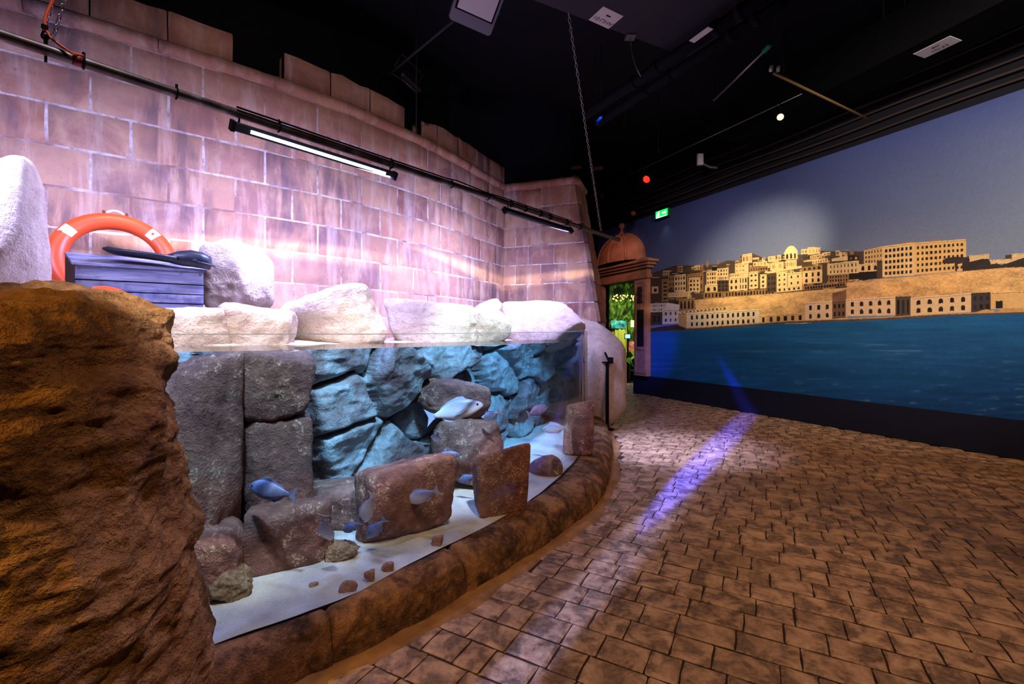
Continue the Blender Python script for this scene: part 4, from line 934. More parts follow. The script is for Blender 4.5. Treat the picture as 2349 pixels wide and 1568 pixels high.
bld((462, 551, 634, 735), 3.45, .45, 102, 'upright egg shaped pale boulder right of the wooden chest', tilt=.05)
bld((330, 704, 535, 830), 2.80, .45, 103, 'low flat pale boulder under the wooden chest', box=.25)
bld((495, 697, 690, 830), 3.05, .45, 104, 'flat topped pale boulder in front of the upright boulder', box=.25)
bld((636, 650, 893, 830), 3.65, .6, 105, 'largest domed pale boulder in the middle of the row', tilt=.0)
bld((887, 688, 1100, 815), 4.45, .55, 106, 'blocky pale boulder right of the domed one', box=.3)
bld((1050, 697, 1172, 815), 4.85, .5, 107, 'low rounded pale boulder joined to the blocky one')
bld((1085, 684, 1165, 760), 6.4, .4, 108, 'small boulder at the foot of the inner wall corner')
bld((1135, 690, 1345, 815), 5.9, .6, 109, 'long low boulder below the stone bastion', amp=.09)
bld((1285, 730, 1438, 985), 7.05, .75, 110, 'tall pale boulder on the floor under the bastion corner', amp=.05, freq=1.2, group='pale boulders on the floor')
# bastion foot fill behind
# foreground boulder, lit amber
nu_, nv_ = 420, 300
zsil = [0, .245, .487, .646, .89, 1.006, 1.12, 1.25, 1.352, 1.41, 1.475, 1.543]; xsil = [-1.02, -1.055, -1.10, -1.12, -1.10, -1.11, -1.125, -1.15, -1.18, -1.24, -1.34, -1.5]
cx, cy = -2.05, 1.35; ph = np.linspace(0, 2 * np.pi, nu_, endpoint=False); Vf = []
for i in range(nv_):
    t = i / (nv_ - 1)
    if t < .66:
        z = 1.36 * t / .66; sc = 1.0
    else:
        e = (t - .66) / .34; z = 1.36 + .20 * math.sin(e * math.pi / 2); sc = max(1e-3, math.cos(e * math.pi / 2) ** .62)
    rx = (np.interp(min(z, 1.36), zsil, xsil) - cx) * sc; ry = .62 * sc * (1 - .06 * z)
    c_, s_ = np.cos(ph), np.sin(ph); e_ = 2 / 2.7
    x = cx + rx * np.sign(c_) * np.abs(c_) ** e_; y = cy + ry * np.sign(s_) * np.abs(s_) ** e_
    zz_ = np.full(nu_, z) + (.10 * np.clip((y - cy) / .6, -1, 1) if z > 1.2 else 0) * np.clip((z - 1.2) / .27, 0, 1)
    Vf.append(np.stack([x, y, zz_], 1))
Vf = np.array(Vf); N_ = np.zeros_like(Vf); N_[..., 0] = Vf[..., 0] - cx; N_[..., 1] = (Vf[..., 1] - cy) * 1.6; N_[..., 2] = np.clip(Vf[..., 2] - 1.4, 0, 1) * 6; N_ /= np.linalg.norm(N_, axis=2)[..., None] + 1e-9
Q = Vf * np.array([1, 1, 1.5]) + np.array([0, 0, .3]) * Vf[..., :1]
disp = .085 * fbm(Q * 1.7, 4, 90) + .045 * ridge(Q * np.array([3.2, 3.2, 3.4]), 5, 91) + .03 * fbm(Q * 9, 5, 92) - .03
Vf = Vf + N_ * disp[..., None]
obj('boulder', Vf.reshape(-1, 3), grid_faces(nv_, nu_, True), MAT_OCHRE, None, True, label='huge rough ochre boulder filling the left foreground', cat='boulder')
# ------------------------------------------------------------------ life ring, chest, swim fin, float
rc = np.array([-2.99, 3.42, 1.955]); rdir = np.array([.74, .67, 0]); rup = np.array([-.16, .18, .97]); rup = rup - rdir * rup.dot(rdir); rup /= np.linalg.norm(rup); rn = np.cross(rdir, rup)
RR, RT = .318, .062
def ring_pt(a, b, k=1.0): return rc + (rdir * math.cos(a) + rup * math.sin(a)) * (RR + RT * k * math.cos(b)) + rn * RT * k * .92 * math.sin(b)
MAT_SOCKET = plain('dark_red_rubber', srgb(130, 40, 26), .5)
lr_ = empty('life_ring', rc - np.array([0, 0, RR + RT]), 'orange life ring leaning on the stone wall behind the chest', 'life ring')
V = [ring_pt(2 * math.pi * i / 64, 2 * math.pi * j / 20) for i in range(64) for j in range(20)]
F = [(i * 20 + j, ((i + 1) % 64) * 20 + j, ((i + 1) % 64) * 20 + (j + 1) % 20, i * 20 + (j + 1) % 20) for i in range(64) for j in range(20)]
obj('ring_body', V, F, MAT_RING, lr_, True)
def band(a0, a1, b0, b1, mat, name, k=1.012):
    n, m = 8, 10; V = [ring_pt(a0 + (a1 - a0) * i / n, b0 + (b1 - b0) * j / m, k) for i in range(n + 1) for j in range(m + 1)]
    obj(name, V, grid_faces(n + 1, m + 1), mat, lr_, True)
sgn = 1 if (rn[1] < 0) else -1
fb = math.pi / 2 * sgn
band(2.42, 2.62, fb - .75, fb + .75, MAT_WHITE, 'white_patch'); band(.70, .90, fb - .75, fb + .75, MAT_WHITE, 'white_patch')
band(.78, .83, fb - .15, fb + .15, plain('red_mark', srgb(206, 60, 40), .6), 'red_mark', 1.02)
band(2.60, 2.66, fb - .6, fb - .2, plain('torn_patch', srgb(206, 70, 40), .6), 'torn_patch', 1.02)
for a in (math.pi / 2, math.pi * .97, 0.03):
    mb = MB(); mb.tube([ring_pt(a + d_, 0, 1.0 + .45 * math.cos(d_ / .16 * math.pi / 2)) for d_ in np.linspace(-.16, .16, 9)], .010, 7); mb.build('grab_rope', MAT_ROPE, lr_, True)
    for d0_ in (-.19, .15):
        mb = MB(); mb.tube([ring_pt(a + d_, 0, 1.06) for d_ in (d0_, d0_ + .04)], [.022, .022], 8); mb.build('rope_socket', MAT_SOCKET, lr_)
# chest: plank front, sloping lid
ch = empty('wooden_chest', (-2.45, 3.0, 1.555), 'weathered blue-grey plank chest on the boulders before the life ring', 'chest')
FA, FB = np.array([-2.65, 2.75]), np.array([-2.11, 3.10]); BA, BB = np.array([-2.96, 3.02]), np.array([-2.36, 3.46])
zb, zf, zk = 1.545, 1.835, 1.945
def prism(quad8, name, mat, parent, **k):
    return obj(name, quad8, [(0, 1, 2, 3), (7, 6, 5, 4), (0, 4, 5, 1), (1, 5, 6, 2), (2, 6, 7, 3), (3, 7, 4, 0)], mat, parent, **k)
fn = np.array([FB[1] - FA[1], -(FB[0] - FA[0])]); fn = fn / np.linalg.norm(fn)
core = [(*(FA - fn * .015), zb), (*(FB - fn * .015), zb), (*BB, zb), (*BA, zb), (*(FA - fn * .015), zf - .012), (*(FB - fn * .015), zf - .012), (*BB, zk - .012), (*BA, zk - .012)]
prism(core, 'body', MAT_DARKWOOD, ch)
zpl = [zb, zb + .062, zb + .125, zb + .192, zf - .008]
for i in range(4):
    a, b = zpl[i] + .0035, zpl[i + 1] - .0035; o1 = fn * (.004 * (i % 2)); prism([(*(FA + o1), a), (*(FB + o1), a), (*(FB - fn * .015), a), (*(FA - fn * .015), a), (*(FA + o1), b), (*(FB + o1), b), (*(FB - fn * .015), b), (*(FA - fn * .015), b)], 'front_plank', MAT_PLANK, ch)
for t0, t1 in ((0, .32), (.325, .66), (.665, 1.0)):
    L = lambda s, t: FA * (1 - s) * (1 - t) + FB * s * (1 - t) + BA * (1 - s) * t + BB * s * t
    zz_ = lambda t: zf + (zk - zf) * t
    qd = [(*(L(-.02, t0) + fn * .012), zz_(t0) - .012), (*(L(1.02, t0) + fn * .012), zz_(t0) - .012), (*L(1.02, t1), zz_(t1) - .012), (*L(-.02, t1), zz_(t1) - .012)]
    prism(qd + [(x, y, z + .016) for x, y, z in qd], 'lid_plank', MAT_PLANK, ch)
prism([(*(FA - (FB - FA) * .004), zb), (*FA, zb), (*BA, zb), (*(BA - (FB - FA) * .02), zb), (*(FA - (FB - FA) * .004), zf - .012), (*FA, zf - .012), (*BA, zk - .012), (*(BA - (FB - FA) * .02), zk - .012)], 'end_board', MAT_DARKWOOD, ch)
for q in (FA + (FB - FA) * .03, FA + (FB - FA) * .97):
    mb = MB(); mb.tube([[*(q + fn * .001), zf - .03], [*(q + fn * .006), zf - .03]], .006, 8); mb.build('nail_head', MAT_STEEL, ch)
# swim fin lying on the lid
sf = empty('swim_fin', (-2.3, 3.05, zf + .02), 'black rubber swim fin lying on the chest lid', 'swim fin')
a0, a1 = P(252, 580, 2.92), P(480, 608, 3.08); ax = (a1 - a0); Lf = np.linalg.norm(ax); ax /= Lf; ayv = np.array([-ax[1], ax[0], 0]); ayv /= np.linalg.norm(ayv); azv = np.cross(ax, ayv)
def loft(secs, name, mat, parent, n=14, power=.8):
    V = []
    for (t, w, h, dz) in secs:
        for i in range(n):
            b = 2 * math.pi * i / n; cb, sb_ = math.cos(b), math.sin(b)
            V.append(a0 + ax * t * Lf + ayv * w * math.copysign(abs(cb) ** power, cb) + azv * (h * math.copysign(abs(sb_) ** power, sb_) + dz))
    m = len(secs); F = [(i * n + j, i * n + (j + 1) % n, (i + 1) * n + (j + 1) % n, (i + 1) * n + j) for i in range(m - 1) for j in range(n)] + [tuple(range(n))[::-1], tuple((m - 1) * n + j for j in range(n))]
    return obj(name, V, F, mat, parent, True)
loft([(0, .09, .012, .014), (.04, .10, .024, .016), (.2, .10, .020, .012), (.45, .09, .018, .008), (.62, .075, .026, .010), (.66, .06, .03, .012)], 'blade', MAT_RUBBER, sf)
for s_ in (-1, 1):
    mb = MB(); mb.tube([a0 + ax * t * Lf + ayv * s_ * w + azv * .014 for t, w in ((.02, .098), (.25, .098), (.5, .086), (.7, .062))], [.009, .012, .013, .012], 8); mb.build('side_rail', MAT_RUBBER, sf, True)
loft([(.58, .05, .028, .012), (.68, .056, .046, .022), (.80, .054, .056, .030), (.92, .05, .054, .026), (1.0, .045, .046, .014)], 'foot_pocket', MAT_RUBBER, sf)
mb = MB(); mb.tube([a0 + ax * (.88) * Lf - ayv * .055 + azv * .01, a0 + ax * .96 * Lf - ayv * .07 + azv * .002, a0 + ax * 1.04 * Lf - ayv * .03 + azv * -.002, a0 + ax * 1.04 * Lf + ayv * .03 + azv * .0], .007, 7); mb.build('heel_strap', MAT_RUBBER, sf, True)
mb = MB(); mb.lathe([(.012, 0), (.014, .004), (.009, .01), (.001, .011)], a0 + ax * .87 * Lf - ayv * .05 + azv * .012, 10, [ax, azv, -ayv]); mb.build('strap_buckle', MAT_DARKMETAL, sf, True)
# orange float behind the foreground boulder
fc = P(252, 672, 2.35); ft = empty('float_buoy', fc - np.array([0, 0, .05]), 'orange float disc with a dark rim poking above the ochre boulder', 'float')
fax = [[.93, -.2, -.3], [.2, .97, 0], [.3, -.06, .95]]
mb = MB(); mb.lathe([(.001, -.03), (.06, -.026), (.078, -.004), (.07, .016), (.04, .028), (.001, .032)], fc, 28, fax); mb.build('float_body', MAT_RING, ft, True)
mb = MB(); th = np.linspace(0, 2 * np.pi, 30, endpoint=False); mb.tube([fc + np.array(fax[0]) * .078 * math.cos(t) + np.array(fax[1]) * .078 * math.sin(t) - np.array(fax[2]) * .012 for t in th], .008, 8, closed=True); mb.build('rim', MAT_RUBBER, ft, True)

# ------------------------------------------------------------------ lighting pipe, LED bars, chains, cable
pp = empty('lighting_pipe', (PA + PB) / 2, 'rusty steel pipe hung on chains above the tank', 'pipe')
mb = MB(); mb.tube([PA - PDIR * 1.6, PA, (PA + PB) / 2, PB], .027, 16); mb.build('pipe_tube', MAT_PIPE, pp, True)
mb = MB(); q = pipe_at(165); q2 = pipe_at(192); mb.tube([q, q2], .0285, 16); mb.build('red_tape', plain('dark_red_tape', srgb(110, 22, 26), .5), pp, True)
for u in (192, 405, 640, 898, 1036, 1120, 1172, 1205, 1240, 1262, 1300, 1330):
    c = pipe_at(u); e1 = np.array([0, 0, 1.0]); e2 = np.cross(PDIR, e1); th = np.linspace(0, 2 * np.pi, 16, endpoint=False); mb = MB()
    mb.tube([c + (e1 * math.cos(t) + e2 * math.sin(t)) * .031 for t in th], .0045, 6, closed=True); mb.box(c + e1 * .042, (.005, .005, .010)); mb.build('cable_tie', MAT_INK, pp)
mb = MB(); mb.tube([pipe_at(u) + np.array([.02, -.02, .028 + (.018 * math.sin((u - 900) / 60.0) if 1040 < u < 1130 else 0)]) for u in range(540, 1330, 24)], .006, 6); mb.build('power_cable', MAT_INK, pp, True)
mb = MB(); q = pipe_at(105); mb.tube([q + np.array([0, 0, .02]), q + np.array([0, 0, .075])], .008, 8); mb.tube([q + np.array([0, 0, .072]) + np.array([math.cos(t) * .02, 0, math.sin(t) * .02]) for t in np.linspace(0, 2 * np.pi, 12, endpoint=False)], .005, 6, closed=True); mb.build('eye_bolt', MAT_DARKMETAL, pp, True)
mb = MB(); mb.tube([q - np.array([0, 0, .03]), q - np.array([0, 0, .06])], .006, 8); mb.build('eye_bolt', MAT_DARKMETAL, pp, True)
MAT_LED = emit('led_lens', (0.55, 0.74, 1.0, 1), 11.0)
e2 = np.cross(PDIR, [0, 0, 1.0])                                  # horizontal, towards the room
def led_bar(u0, u1, label, facing, lensmat):
    a, b = pipe_at(u0) - np.array([0, 0, .085]), pipe_at(u1) - np.array([0, 0, .085]); c = (a + b) / 2; h = np.linalg.norm(b - a) / 2
    e = empty('led_bar', c, label, 'light bar', 'light bars on the pipe')
    dn = np.array([0, 0, -1.0]) * .55 + e2 * facing * .83; dn /= np.linalg.norm(dn); sd = np.cross(PDIR, dn)
    prof = [(-.026, -.022), (.026, -.022), (.030, .0), (.024, .022), (-.024, .022), (-.030, 0)]
    V = [c + PDIR * s_ * h + sd * x + dn * y for s_ in (-1, 1) for x, y in prof]; F = [(i, (i + 1) % 6, 6 + (i + 1) % 6, 6 + i) for i in range(6)] + [tuple(range(6))[::-1], tuple(range(6, 12))]
    obj('housing', V, F, MAT_DARKMETAL, e); k_ = h - .10
    V = [c + PDIR * s_ * k_ + sd * x + dn * y for s_ in (-1, 1) for x, y in [(-.011, .0225), (.011, .0225), (.008, .028), (-.008, .028)]]; F = [(i, (i + 1) % 4, 4 + (i + 1) % 4, 4 + i) for i in range(4)] + [(3, 2, 1, 0), (4, 5, 6, 7)]
    obj('lens', V, F, lensmat, e)
    for s_ in (-1, 1):
        q = c + PDIR * s_ * h; mb = MB(); mb.box(q, (.012, .032, .026), [PDIR, sd, dn]); mb.build('end_cap', MAT_INK, e)
        mb = MB(); mb.tube([q - PDIR * s_ * .04 - dn * .02, q - PDIR * s_ * .04 + np.array([0, 0, .06])], .006, 6); mb.build('hanger', MAT_DARKMETAL, e)
    return e
led_bar(533, 905, 'lit white light bar under the pipe in front of the wall', 1, MAT_LED)
led_bar(1158, 1310, 'dark light bar under the far end of the pipe before the bastion', -1, emit('led_lens_rear', (0.72, 0.8, 1.0, 1), 5.0))
def link_mesh(L, W, r):
    m = MB(); pts = []
    for t in np.linspace(0, 2 * np.pi, 16, endpoint=False): pts.append([W * math.cos(t), 0, L * math.sin(t) + (L * .25 * np.sign(math.sin(t)))])
    m.tube(pts, r, 6, closed=True); return np.concatenate(m.V), m.F
def chain(p0, p1, L, name, label, joined=False, mat=MAT_STEEL, group=None):
    p0, p1 = np.array(p0), np.array(p1); D = np.linalg.norm(p1 - p0); n = int(D / (L * 2.05)); e = empty(name, p0, label, 'chain', group) if not joined else None
    Vb, Fb = link_mesh(L, L * .55, L * .17); z = (p1 - p0) / D; x = np.cross([0, 1.0, .1], z); x /= np.linalg.norm(x); y = np.cross(z, x); MBs = MB(); shared = None
    for i in range(n):
        c = p0 + (p1 - p0) * (i + .5) / n; X, Yv = (x, y) if i % 2 == 0 else (y, -x)
        if joined: MBs.add(Vb @ np.array([X, Yv, z]) + c, Fb)
        else:
            if shared is None: shared = make_mesh('chain_link', Vb, Fb, mat, True)
            o = bpy.data.objects.new('chain_link', shared); COL.objects.link(o); o.parent = e; o.location = c - p0; o.rotation_euler = Matrix((X, Yv, z)).transposed().to_euler()
    if joined: e = MBs.build(name, mat, None, True, label=label, cat='chain')
    return e
q = pipe_at(105); top = q + np.array([.05, .02, .62])
chain(q + np.array([-.012, 0, .085]), P(140, -60, q[1] + .03), .0135, 'hanging_chain', 'left strand of the dark chain pair holding the near end of the pipe')
chain(q + np.array([.04, 0, .07]), P(165, -60, q[1] + .03), .0135, 'hanging_chain', 'right strand of the dark chain pair holding the near end of the pipe')
pe = pipe_at(1379); chain(pe + np.array([0, 0, .03]), P(1304, 30, 4.37), .02, 'hanging_chain', 'long thin steel chain from the black duct to the far pipe end', True)
yq = q[1]
mb = MB(); mb.tube([pipe_at(192) + np.array([0, 0, .034]), P(165, 122, yq + .04), P(138, 104, yq + .02), P(115, 86, yq), P(103, 66, yq - .01), P(102, 48, yq - .01), P(108, 28, yq), P(118, 8, yq + .01), P(130, -20, yq + .02), P(146, -70, yq + .03)], .0065, 8); cb = mb.build('power_cord', MAT_CABLE, None, True, label='orange power cord tied to the left chain above the pipe', cat='cord')
mb = MB(); mb.tube([P(102, 66, yq - .01), P(103, 58, yq - .01)], .013, 10); mb.build('cable_tie', MAT_INK, cb)

# ------------------------------------------------------------------ fish
def fish_material():
    k = M('silver_fish', .38, .5); tc = k.new('ShaderNodeTexCoord'); sep = k.new('ShaderNodeSeparateXYZ'); k.link(tc.outputs['Generated'], sep.inputs[0])
    n = k.noise(tc.outputs['Generated'], 12, 3); z = k.math('ADD', sep.outputs[2], k.math('MULTIPLY', k.math('SUBTRACT', n, .5), .25))
    k.color(k.ramp(z, [(.2, srgb(244, 244, 250)), (.5, srgb(214, 216, 236)), (.8, srgb(150, 156, 200))])); return k.m
MAT_FISH = fish_material(); k = M('blue_fish', .45, .4); k.color(k.ramp(k.noise(k.pos(), 14, 3), [(.35, srgb(84, 104, 160)), (.65, srgb(136, 154, 204))])); MAT_BLUEFISH = k.m
k = M('dusky_fish', .5, .4); k.color(k.ramp(k.noise(k.pos(), 12, 3), [(.35, srgb(92, 66, 104)), (.65, srgb(132, 108, 150))])); MAT_DUSKY = k.m
MAT_FIN = plain('fish_fin', srgb(190, 196, 226), .5, .4); MAT_EYE = plain('fish_eye', srgb(14, 14, 18), .15, .6)
def fish(u, v, length_px, deg, yaw, dY, label, mat=MAT_FISH, flip=1, deep=.19):
    """deg: nose direction in the picture (0 = right, 90 = up); yaw turns the body in depth"""
    Y = glassY(u) + dY; c = P(u, v, Y); L = length_px / FPX * Y / max(.35, math.cos(math.radians(yaw)))
    a = math.radians(deg); fx = np.array([math.cos(a) * math.cos(math.radians(yaw)), math.sin(math.radians(yaw)), math.sin(a) * math.cos(math.radians(yaw))])
    up = np.array([-math.sin(a), 0, math.cos(a)]);
    if up[2] < 0: up = -up
    if abs(math.cos(a)) < .25: up = np.array([flip, 0, .1])
    up = up - fx * up.dot(fx); up /= np.linalg.norm(up); sd = np.cross(fx, up)
    e = empty('sea_bream', c, label, 'fish', 'sea bream in the tank')
    xs = [.5, .485, .45, .40, .33, .24, .12, 0, -.12, -.24, -.33, -.39, -.42]; hs = [.012, .035, .065, .098, .13, .162, .182, .18, .152, .108, .068, .045, .04]; n = 14; V = []
    for x, h in zip(xs, hs):
        for i in range(n):
            b = 2 * math.pi * i / n; hh = h * deep / .19 * (1.06 if math.sin(b) > 0 else .9)
            bend = .05 * math.sin((x - .5) * 3.0)
            V.append(c + L * (fx * x + up * hh * math.sin(b) + sd * (h * .42 * math.cos(b) + bend)))
    F = [(i * n + j, i * n + (j + 1) % n, (i + 1) * n + (j + 1) % n, (i + 1) * n + j) for i in range(12) for j in range(n)] + [tuple(range(n))[::-1], tuple(12 * n + j for j in range(n))]
    obj('body', V, F, mat, e, True)
    def fin(name, pts, off=0.0, th=.006):
        m = len(pts); V = [c + L * (fx * x + up * y * deep / .19 + sd * (off + s_ * th / 2 + .05 * math.sin((x - .5) * 3.0))) for s_ in (-1, 1) for x, y in pts]
        F = [tuple(range(m))[::-1], tuple(range(m, 2 * m))] + [(i, (i + 1) % m, m + (i + 1) % m, m + i) for i in range(m)]; obj(name, V, F, MAT_FIN if mat is MAT_FISH else mat, e)
    fin('tail_fin', [(-.40, .04), (-.46, .07), (-.58, .17), (-.545, .06), (-.53, .0), (-.545, -.06), (-.58, -.16), (-.46, -.07), (-.40, -.04)])
    fin('dorsal_fin', [(.22, .165), (.16, .235), (.05, .245), (-.12, .20), (-.28, .12), (-.30, .08), (-.1, .15), (.08, .175)]); fin('anal_fin', [(-.05, -.15), (-.12, -.19), (-.24, -.15), (-.30, -.075), (-.2, -.11)])
    fin('pectoral_fin', [(.20, -.02), (.12, .01), (-.02, -.03), (-.06, -.07), (.08, -.07)], .085)
    for s_ in (-1, 1):
        Ve, Fe = ico(2); q = c + L * (fx * .395 + up * .035 + sd * (s_ * .036 + .05 * math.sin(-.3))); obj('eye', Ve * L * .021 + q, Fe, MAT_EYE, e, True)
fish(622, 1124, 118, 175, 15, .28, 'dark blue fish gliding left, low before the left brown slabs', MAT_BLUEFISH)
fish(1048, 942, 122, 12, 10, .45, 'largest silver fish, gliding right across the middle of the rockwork')
fish(1128, 953, 46, 215, 45, .52, 'small pale fish just right of the largest fish')
fish(1234, 942, 46, 15, 30, .55, 'dusky purple fish near the far right rocks', MAT_DUSKY, deep=.25)
fish(1272, 982, 54, 190, 20, .55, 'pale fish below the dusky purple fish, beside the right slab', deep=.22)
fish(1003, 1002, 34, 250, 55, .5, 'tiny bright fish turned head-on above the squared stone')
fish(1024, 1046, 58, 5, 10, .40, 'grey fish level above the top of the squared stone', MAT_BLUEFISH)
fish(1172, 1079, 66, 38, 15, .13, 'silver fish rising to the right before the upright slab')
fish(968, 1137, 82, 205, 20, .20, 'silver fish facing left before the squared stone')
fish(846, 1166, 80, 250, 20, .22, 'pale fish diving steeply at the left edge of the squared stone', flip=1)
fish(752, 1212, 78, 262, 35, .22, 'pale blurred fish nosing down over the long rubble stone', flip=-1)
fish(862, 1212, 70, 228, 20, .26, 'blue fish nose-down behind the diving pale fish', MAT_BLUEFISH)
fish(1072, 1096, 46, 205, 20, .50, 'blue fish sheltering between the squared stone and the upright slab', MAT_BLUEFISH)
fish(806, 1208, 56, 215, 25, .34, 'dark blue fish resting on the sand left of the squared stone', MAT_BLUEFISH)

# ------------------------------------------------------------------ sign post at the end of the tank
sb_ = P(1393, 985, 6.68) * np.array([1, 1, 0]); st = empty('sign_post', sb_, 'slim black post with a small tilted label holder by the kerb end', 'sign post')
mb = MB(); mb.lathe([(.001, 0), (.10, 0), (.10, .012), (.03, .02), (.001, .021)], sb_, 20); mb.build('base', MAT_INK, st)
mb = MB(); mb.box(sb_ + np.array([0, 0, .5]), (.022, .022, .49)); mb.build('pole', MAT_INK, st)
mb = MB(); mb.box(sb_ + np.array([-.01, 0, .995]), (.075, .03, .008)); mb.build('shelf', MAT_INK, st)
mb = MB(); tx = np.array([.42, 0, -.9]); tx /= np.linalg.norm(tx); mb.box(sb_ + np.array([.0, 0, 1.06]), (.085, .05, .008), [tx, [0, 1, 0], np.cross(tx, [0, 1, 0])]); mb.box(sb_ + np.array([.05, 0, 1.02]), (.03, .045, .045)); mb.build('label_holder', MAT_INK, st)

# ------------------------------------------------------------------ overhead: ducts, floodlights, signs, pipes, lamps
ZD = 4.5
def PZ(u, v, z): return P(u, v, (z - CAMZ) * FPX / (HZ - v))
e0, e1 = PZ(1303, 30, ZD), PZ(1450, 85, ZD); dv = (e1 - e0); dv /= np.linalg.norm(dv); dn_ = np.array([dv[1], -dv[0], 0])
mb = MB(); c = (e0 + e1) / 2 - dv * .9 + dn_ * .75; mb.box(c + np.array([0, 0, .3]), (2.2, .75, .3), [dv, dn_, [0, 0, 1]]); mb.build('air_duct', MAT_DUCT, label='black air duct overhead bearing the first white card', cat='duct')
c0, c1 = PZ(2096, 123, ZD), PZ(2181, 81, ZD); d2 = (c1 - c0); d2 /= np.linalg.norm(d2); n2 = np.array([-d2[1], d2[0], 0])
mb = MB(); mb.box((c0 + c1) / 2 + n2 * .15 + np.array([0, 0, .25]), (2.6, .3, .25), [d2, n2, [0, 0, 1]]); mb.build('air_duct', MAT_BLACKDUCT, label='black air duct along the mural side bearing the long white card', cat='duct')
def text_mesh(txt, size):
    cu = bpy.data.curves.new('t', 'FONT'); cu.body = txt; cu.size = size; cu.align_x = 'CENTER'; cu.align_y = 'CENTER'; o = bpy.data.objects.new('t', cu); COL.objects.link(o)
    me = bpy.data.meshes.new_from_object(o.evaluated_get(bpy.context.evaluated_depsgraph_get())); V = np.array([v.co[:] for v in me.vertices]); F = [tuple(p.vertices) for p in me.polygons]
    bpy.data.objects.remove(o); bpy.data.curves.remove(cu); bpy.data.meshes.remove(me); return V, F
def card_sign(pts, txt, label, z):
    """white card under a duct; printed right way round for a reader facing the camera, so it appears upside down here"""
    Q = [PZ(u, v, z) for u, v in pts]; c = sum(Q) / 4; ex = ((Q[1] - Q[0]) + (Q[2] - Q[3])) / 2; ey = ((Q[0] - Q[3]) + (Q[1] - Q[2])) / 2; w, h = np.linalg.norm(ex), np.linalg.norm(ey); ex /= w; ey = ey - ex * ey.dot(ex); ey /= np.linalg.norm(ey)
    dnn = np.array([0, 0, -1.0]); e = empty('card_sign', c, label, 'sign'); mb = MB(); mb.box(c + dnn * .002, (w / 2, h / 2, .002), [ex, ey, dnn]); mb.build('card', MAT_WHITE, e)
    V, F = text_mesh(txt, h * .34); tx, ty = -ex, -ey
    if np.cross(tx, ty)[2] > 0: pass
    W = V[:, :1] * tx + V[:, 1:2] * ty + c + dnn * .0052 - ey * h * .20; obj('lettering', W, F, MAT_INK, e)
    A = np.array([(-.5, 0), (-.2, .3), (-.2, .12), (.5, .12), (.5, -.12), (-.2, -.12), (-.2, -.3)]) * np.array([w * .22, h * .32]); W = A[:, :1] * ex + A[:, 1:2] * ey + c + dnn * .0052 + ey * h * .16; obj('arrow', W, [tuple(range(7))], MAT_INK, e)
card_sign([(1388, 14), (1428, 37), (1398, 65), (1347, 45)], 'AHU/01', 'square white card lettered upside down under the near duct', ZD - .001)
card_sign([(2096, 123), (2181, 81), (2205, 93), (2120, 133)], 'EF/01', 'long white card with an arrow under the duct near the mural', ZD - .001)
def floodlight(c, nrm, right, w, h, label, dark=False):
    nrm = np.array(nrm, float); nrm /= np.linalg.norm(nrm); r_ = np.array(right, float); r_ = r_ - nrm * r_.dot(nrm); r_ /= np.linalg.norm(r_); up = np.cross(nrm, r_); e = empty('floodlight', c, label, 'floodlight', 'floodlights overhead')
    V = []
    for k_, s_ in ((0, 1.0), (-.05, 1.0), (-.13, .72)):
        for x, y in ((-1, -.9), (-.9, -1), (.9, -1), (1, -.9), (1, .9), (.9, 1), (-.9, 1), (-1, .9)): V.append(c + r_ * x * w / 2 * s_ + up * y * h / 2 * s_ + nrm * k_)
    F = [(i * 8 + j, i * 8 + (j + 1) % 8, i * 8 + 8 + (j + 1) % 8, i * 8 + 8 + j) for i in range(2) for j in range(8)] + [tuple(range(8))[::-1], tuple(16 + j for j in range(8))]; obj('housing', V, F, MAT_GREYHOUSE if not dark else MAT_DARKMETAL, e)
    mb = MB(); mb.box(c + nrm * .006 + up * h * .12, (w * .44, h * .34, .006), [r_, up, nrm]); mb.build('gasket_frame', MAT_INK, e)
    mb = MB(); mb.box(c + nrm * .014 + up * h * .12, (w * .40, h * .30, .004), [r_, up, nrm]); mb.build('glass_front', MAT_LAMPGLASS, e)
    mb = MB(); mb.tube([c - r_ * w * .56 - nrm * .06, c - r_ * w * .56 - nrm * .24, c + r_ * w * .56 - nrm * .24, c + r_ * w * .56 - nrm * .06], .012, 6); mb.build('bracket', MAT_DARKMETAL, e); return e
floodlight(P(1094, 14, 4.35), (.15, -.55, -.82), (.86, .5, .0), .44, .40, 'grey square floodlight at the top of the picture')
floodlight(P(926, 186, 6.1), (-.55, .2, -.8), (.5, .86, 0), .40, .34, 'dark floodlight with a bright glass corner near the black wall', True)
def rod(name, pts, r, mat, label, cat, group=None, n=8):
    mb = MB(); mb.tube(pts, r, n); return mb.build(name, mat, None, True, label=label, cat=cat, group=group)
rod('conduit', [PZ(1045, 44, 4.62), PZ(868, 190, 4.62)], .014, MAT_DUCT, 'thin grey conduit running from the grey floodlight to the black wall', 'conduit')
for i, (u0, v0, u1, v1, r_) in enumerate(((1345, 262, 1760, -12, .062), (1372, 282, 1800, 0, .054))):
    a, b = PZ(u0, v0, 4.36), PZ(u1, v1, 4.36); e = empty('overhead_pipe', (a + b) / 2, ['thick black ceiling pipe, upper of the slanting pair', 'thick black ceiling pipe, lower of the slanting pair'][i], 'pipe', 'slanting ceiling pipes')
    mb = MB(); mb.tube([a, b], r_, 14); mb.build('tube', MAT_CPIPE, e, True)
    for t in (.36, .5, .8, .9):
        q = a + (b - a) * t; d_ = (b - a) / np.linalg.norm(b - a); mb = MB(); mb.tube([q - d_ * .03, q + d_ * .03], r_ * 1.22, 14); mb.build('pipe_collar', MAT_CPIPE, e, True)
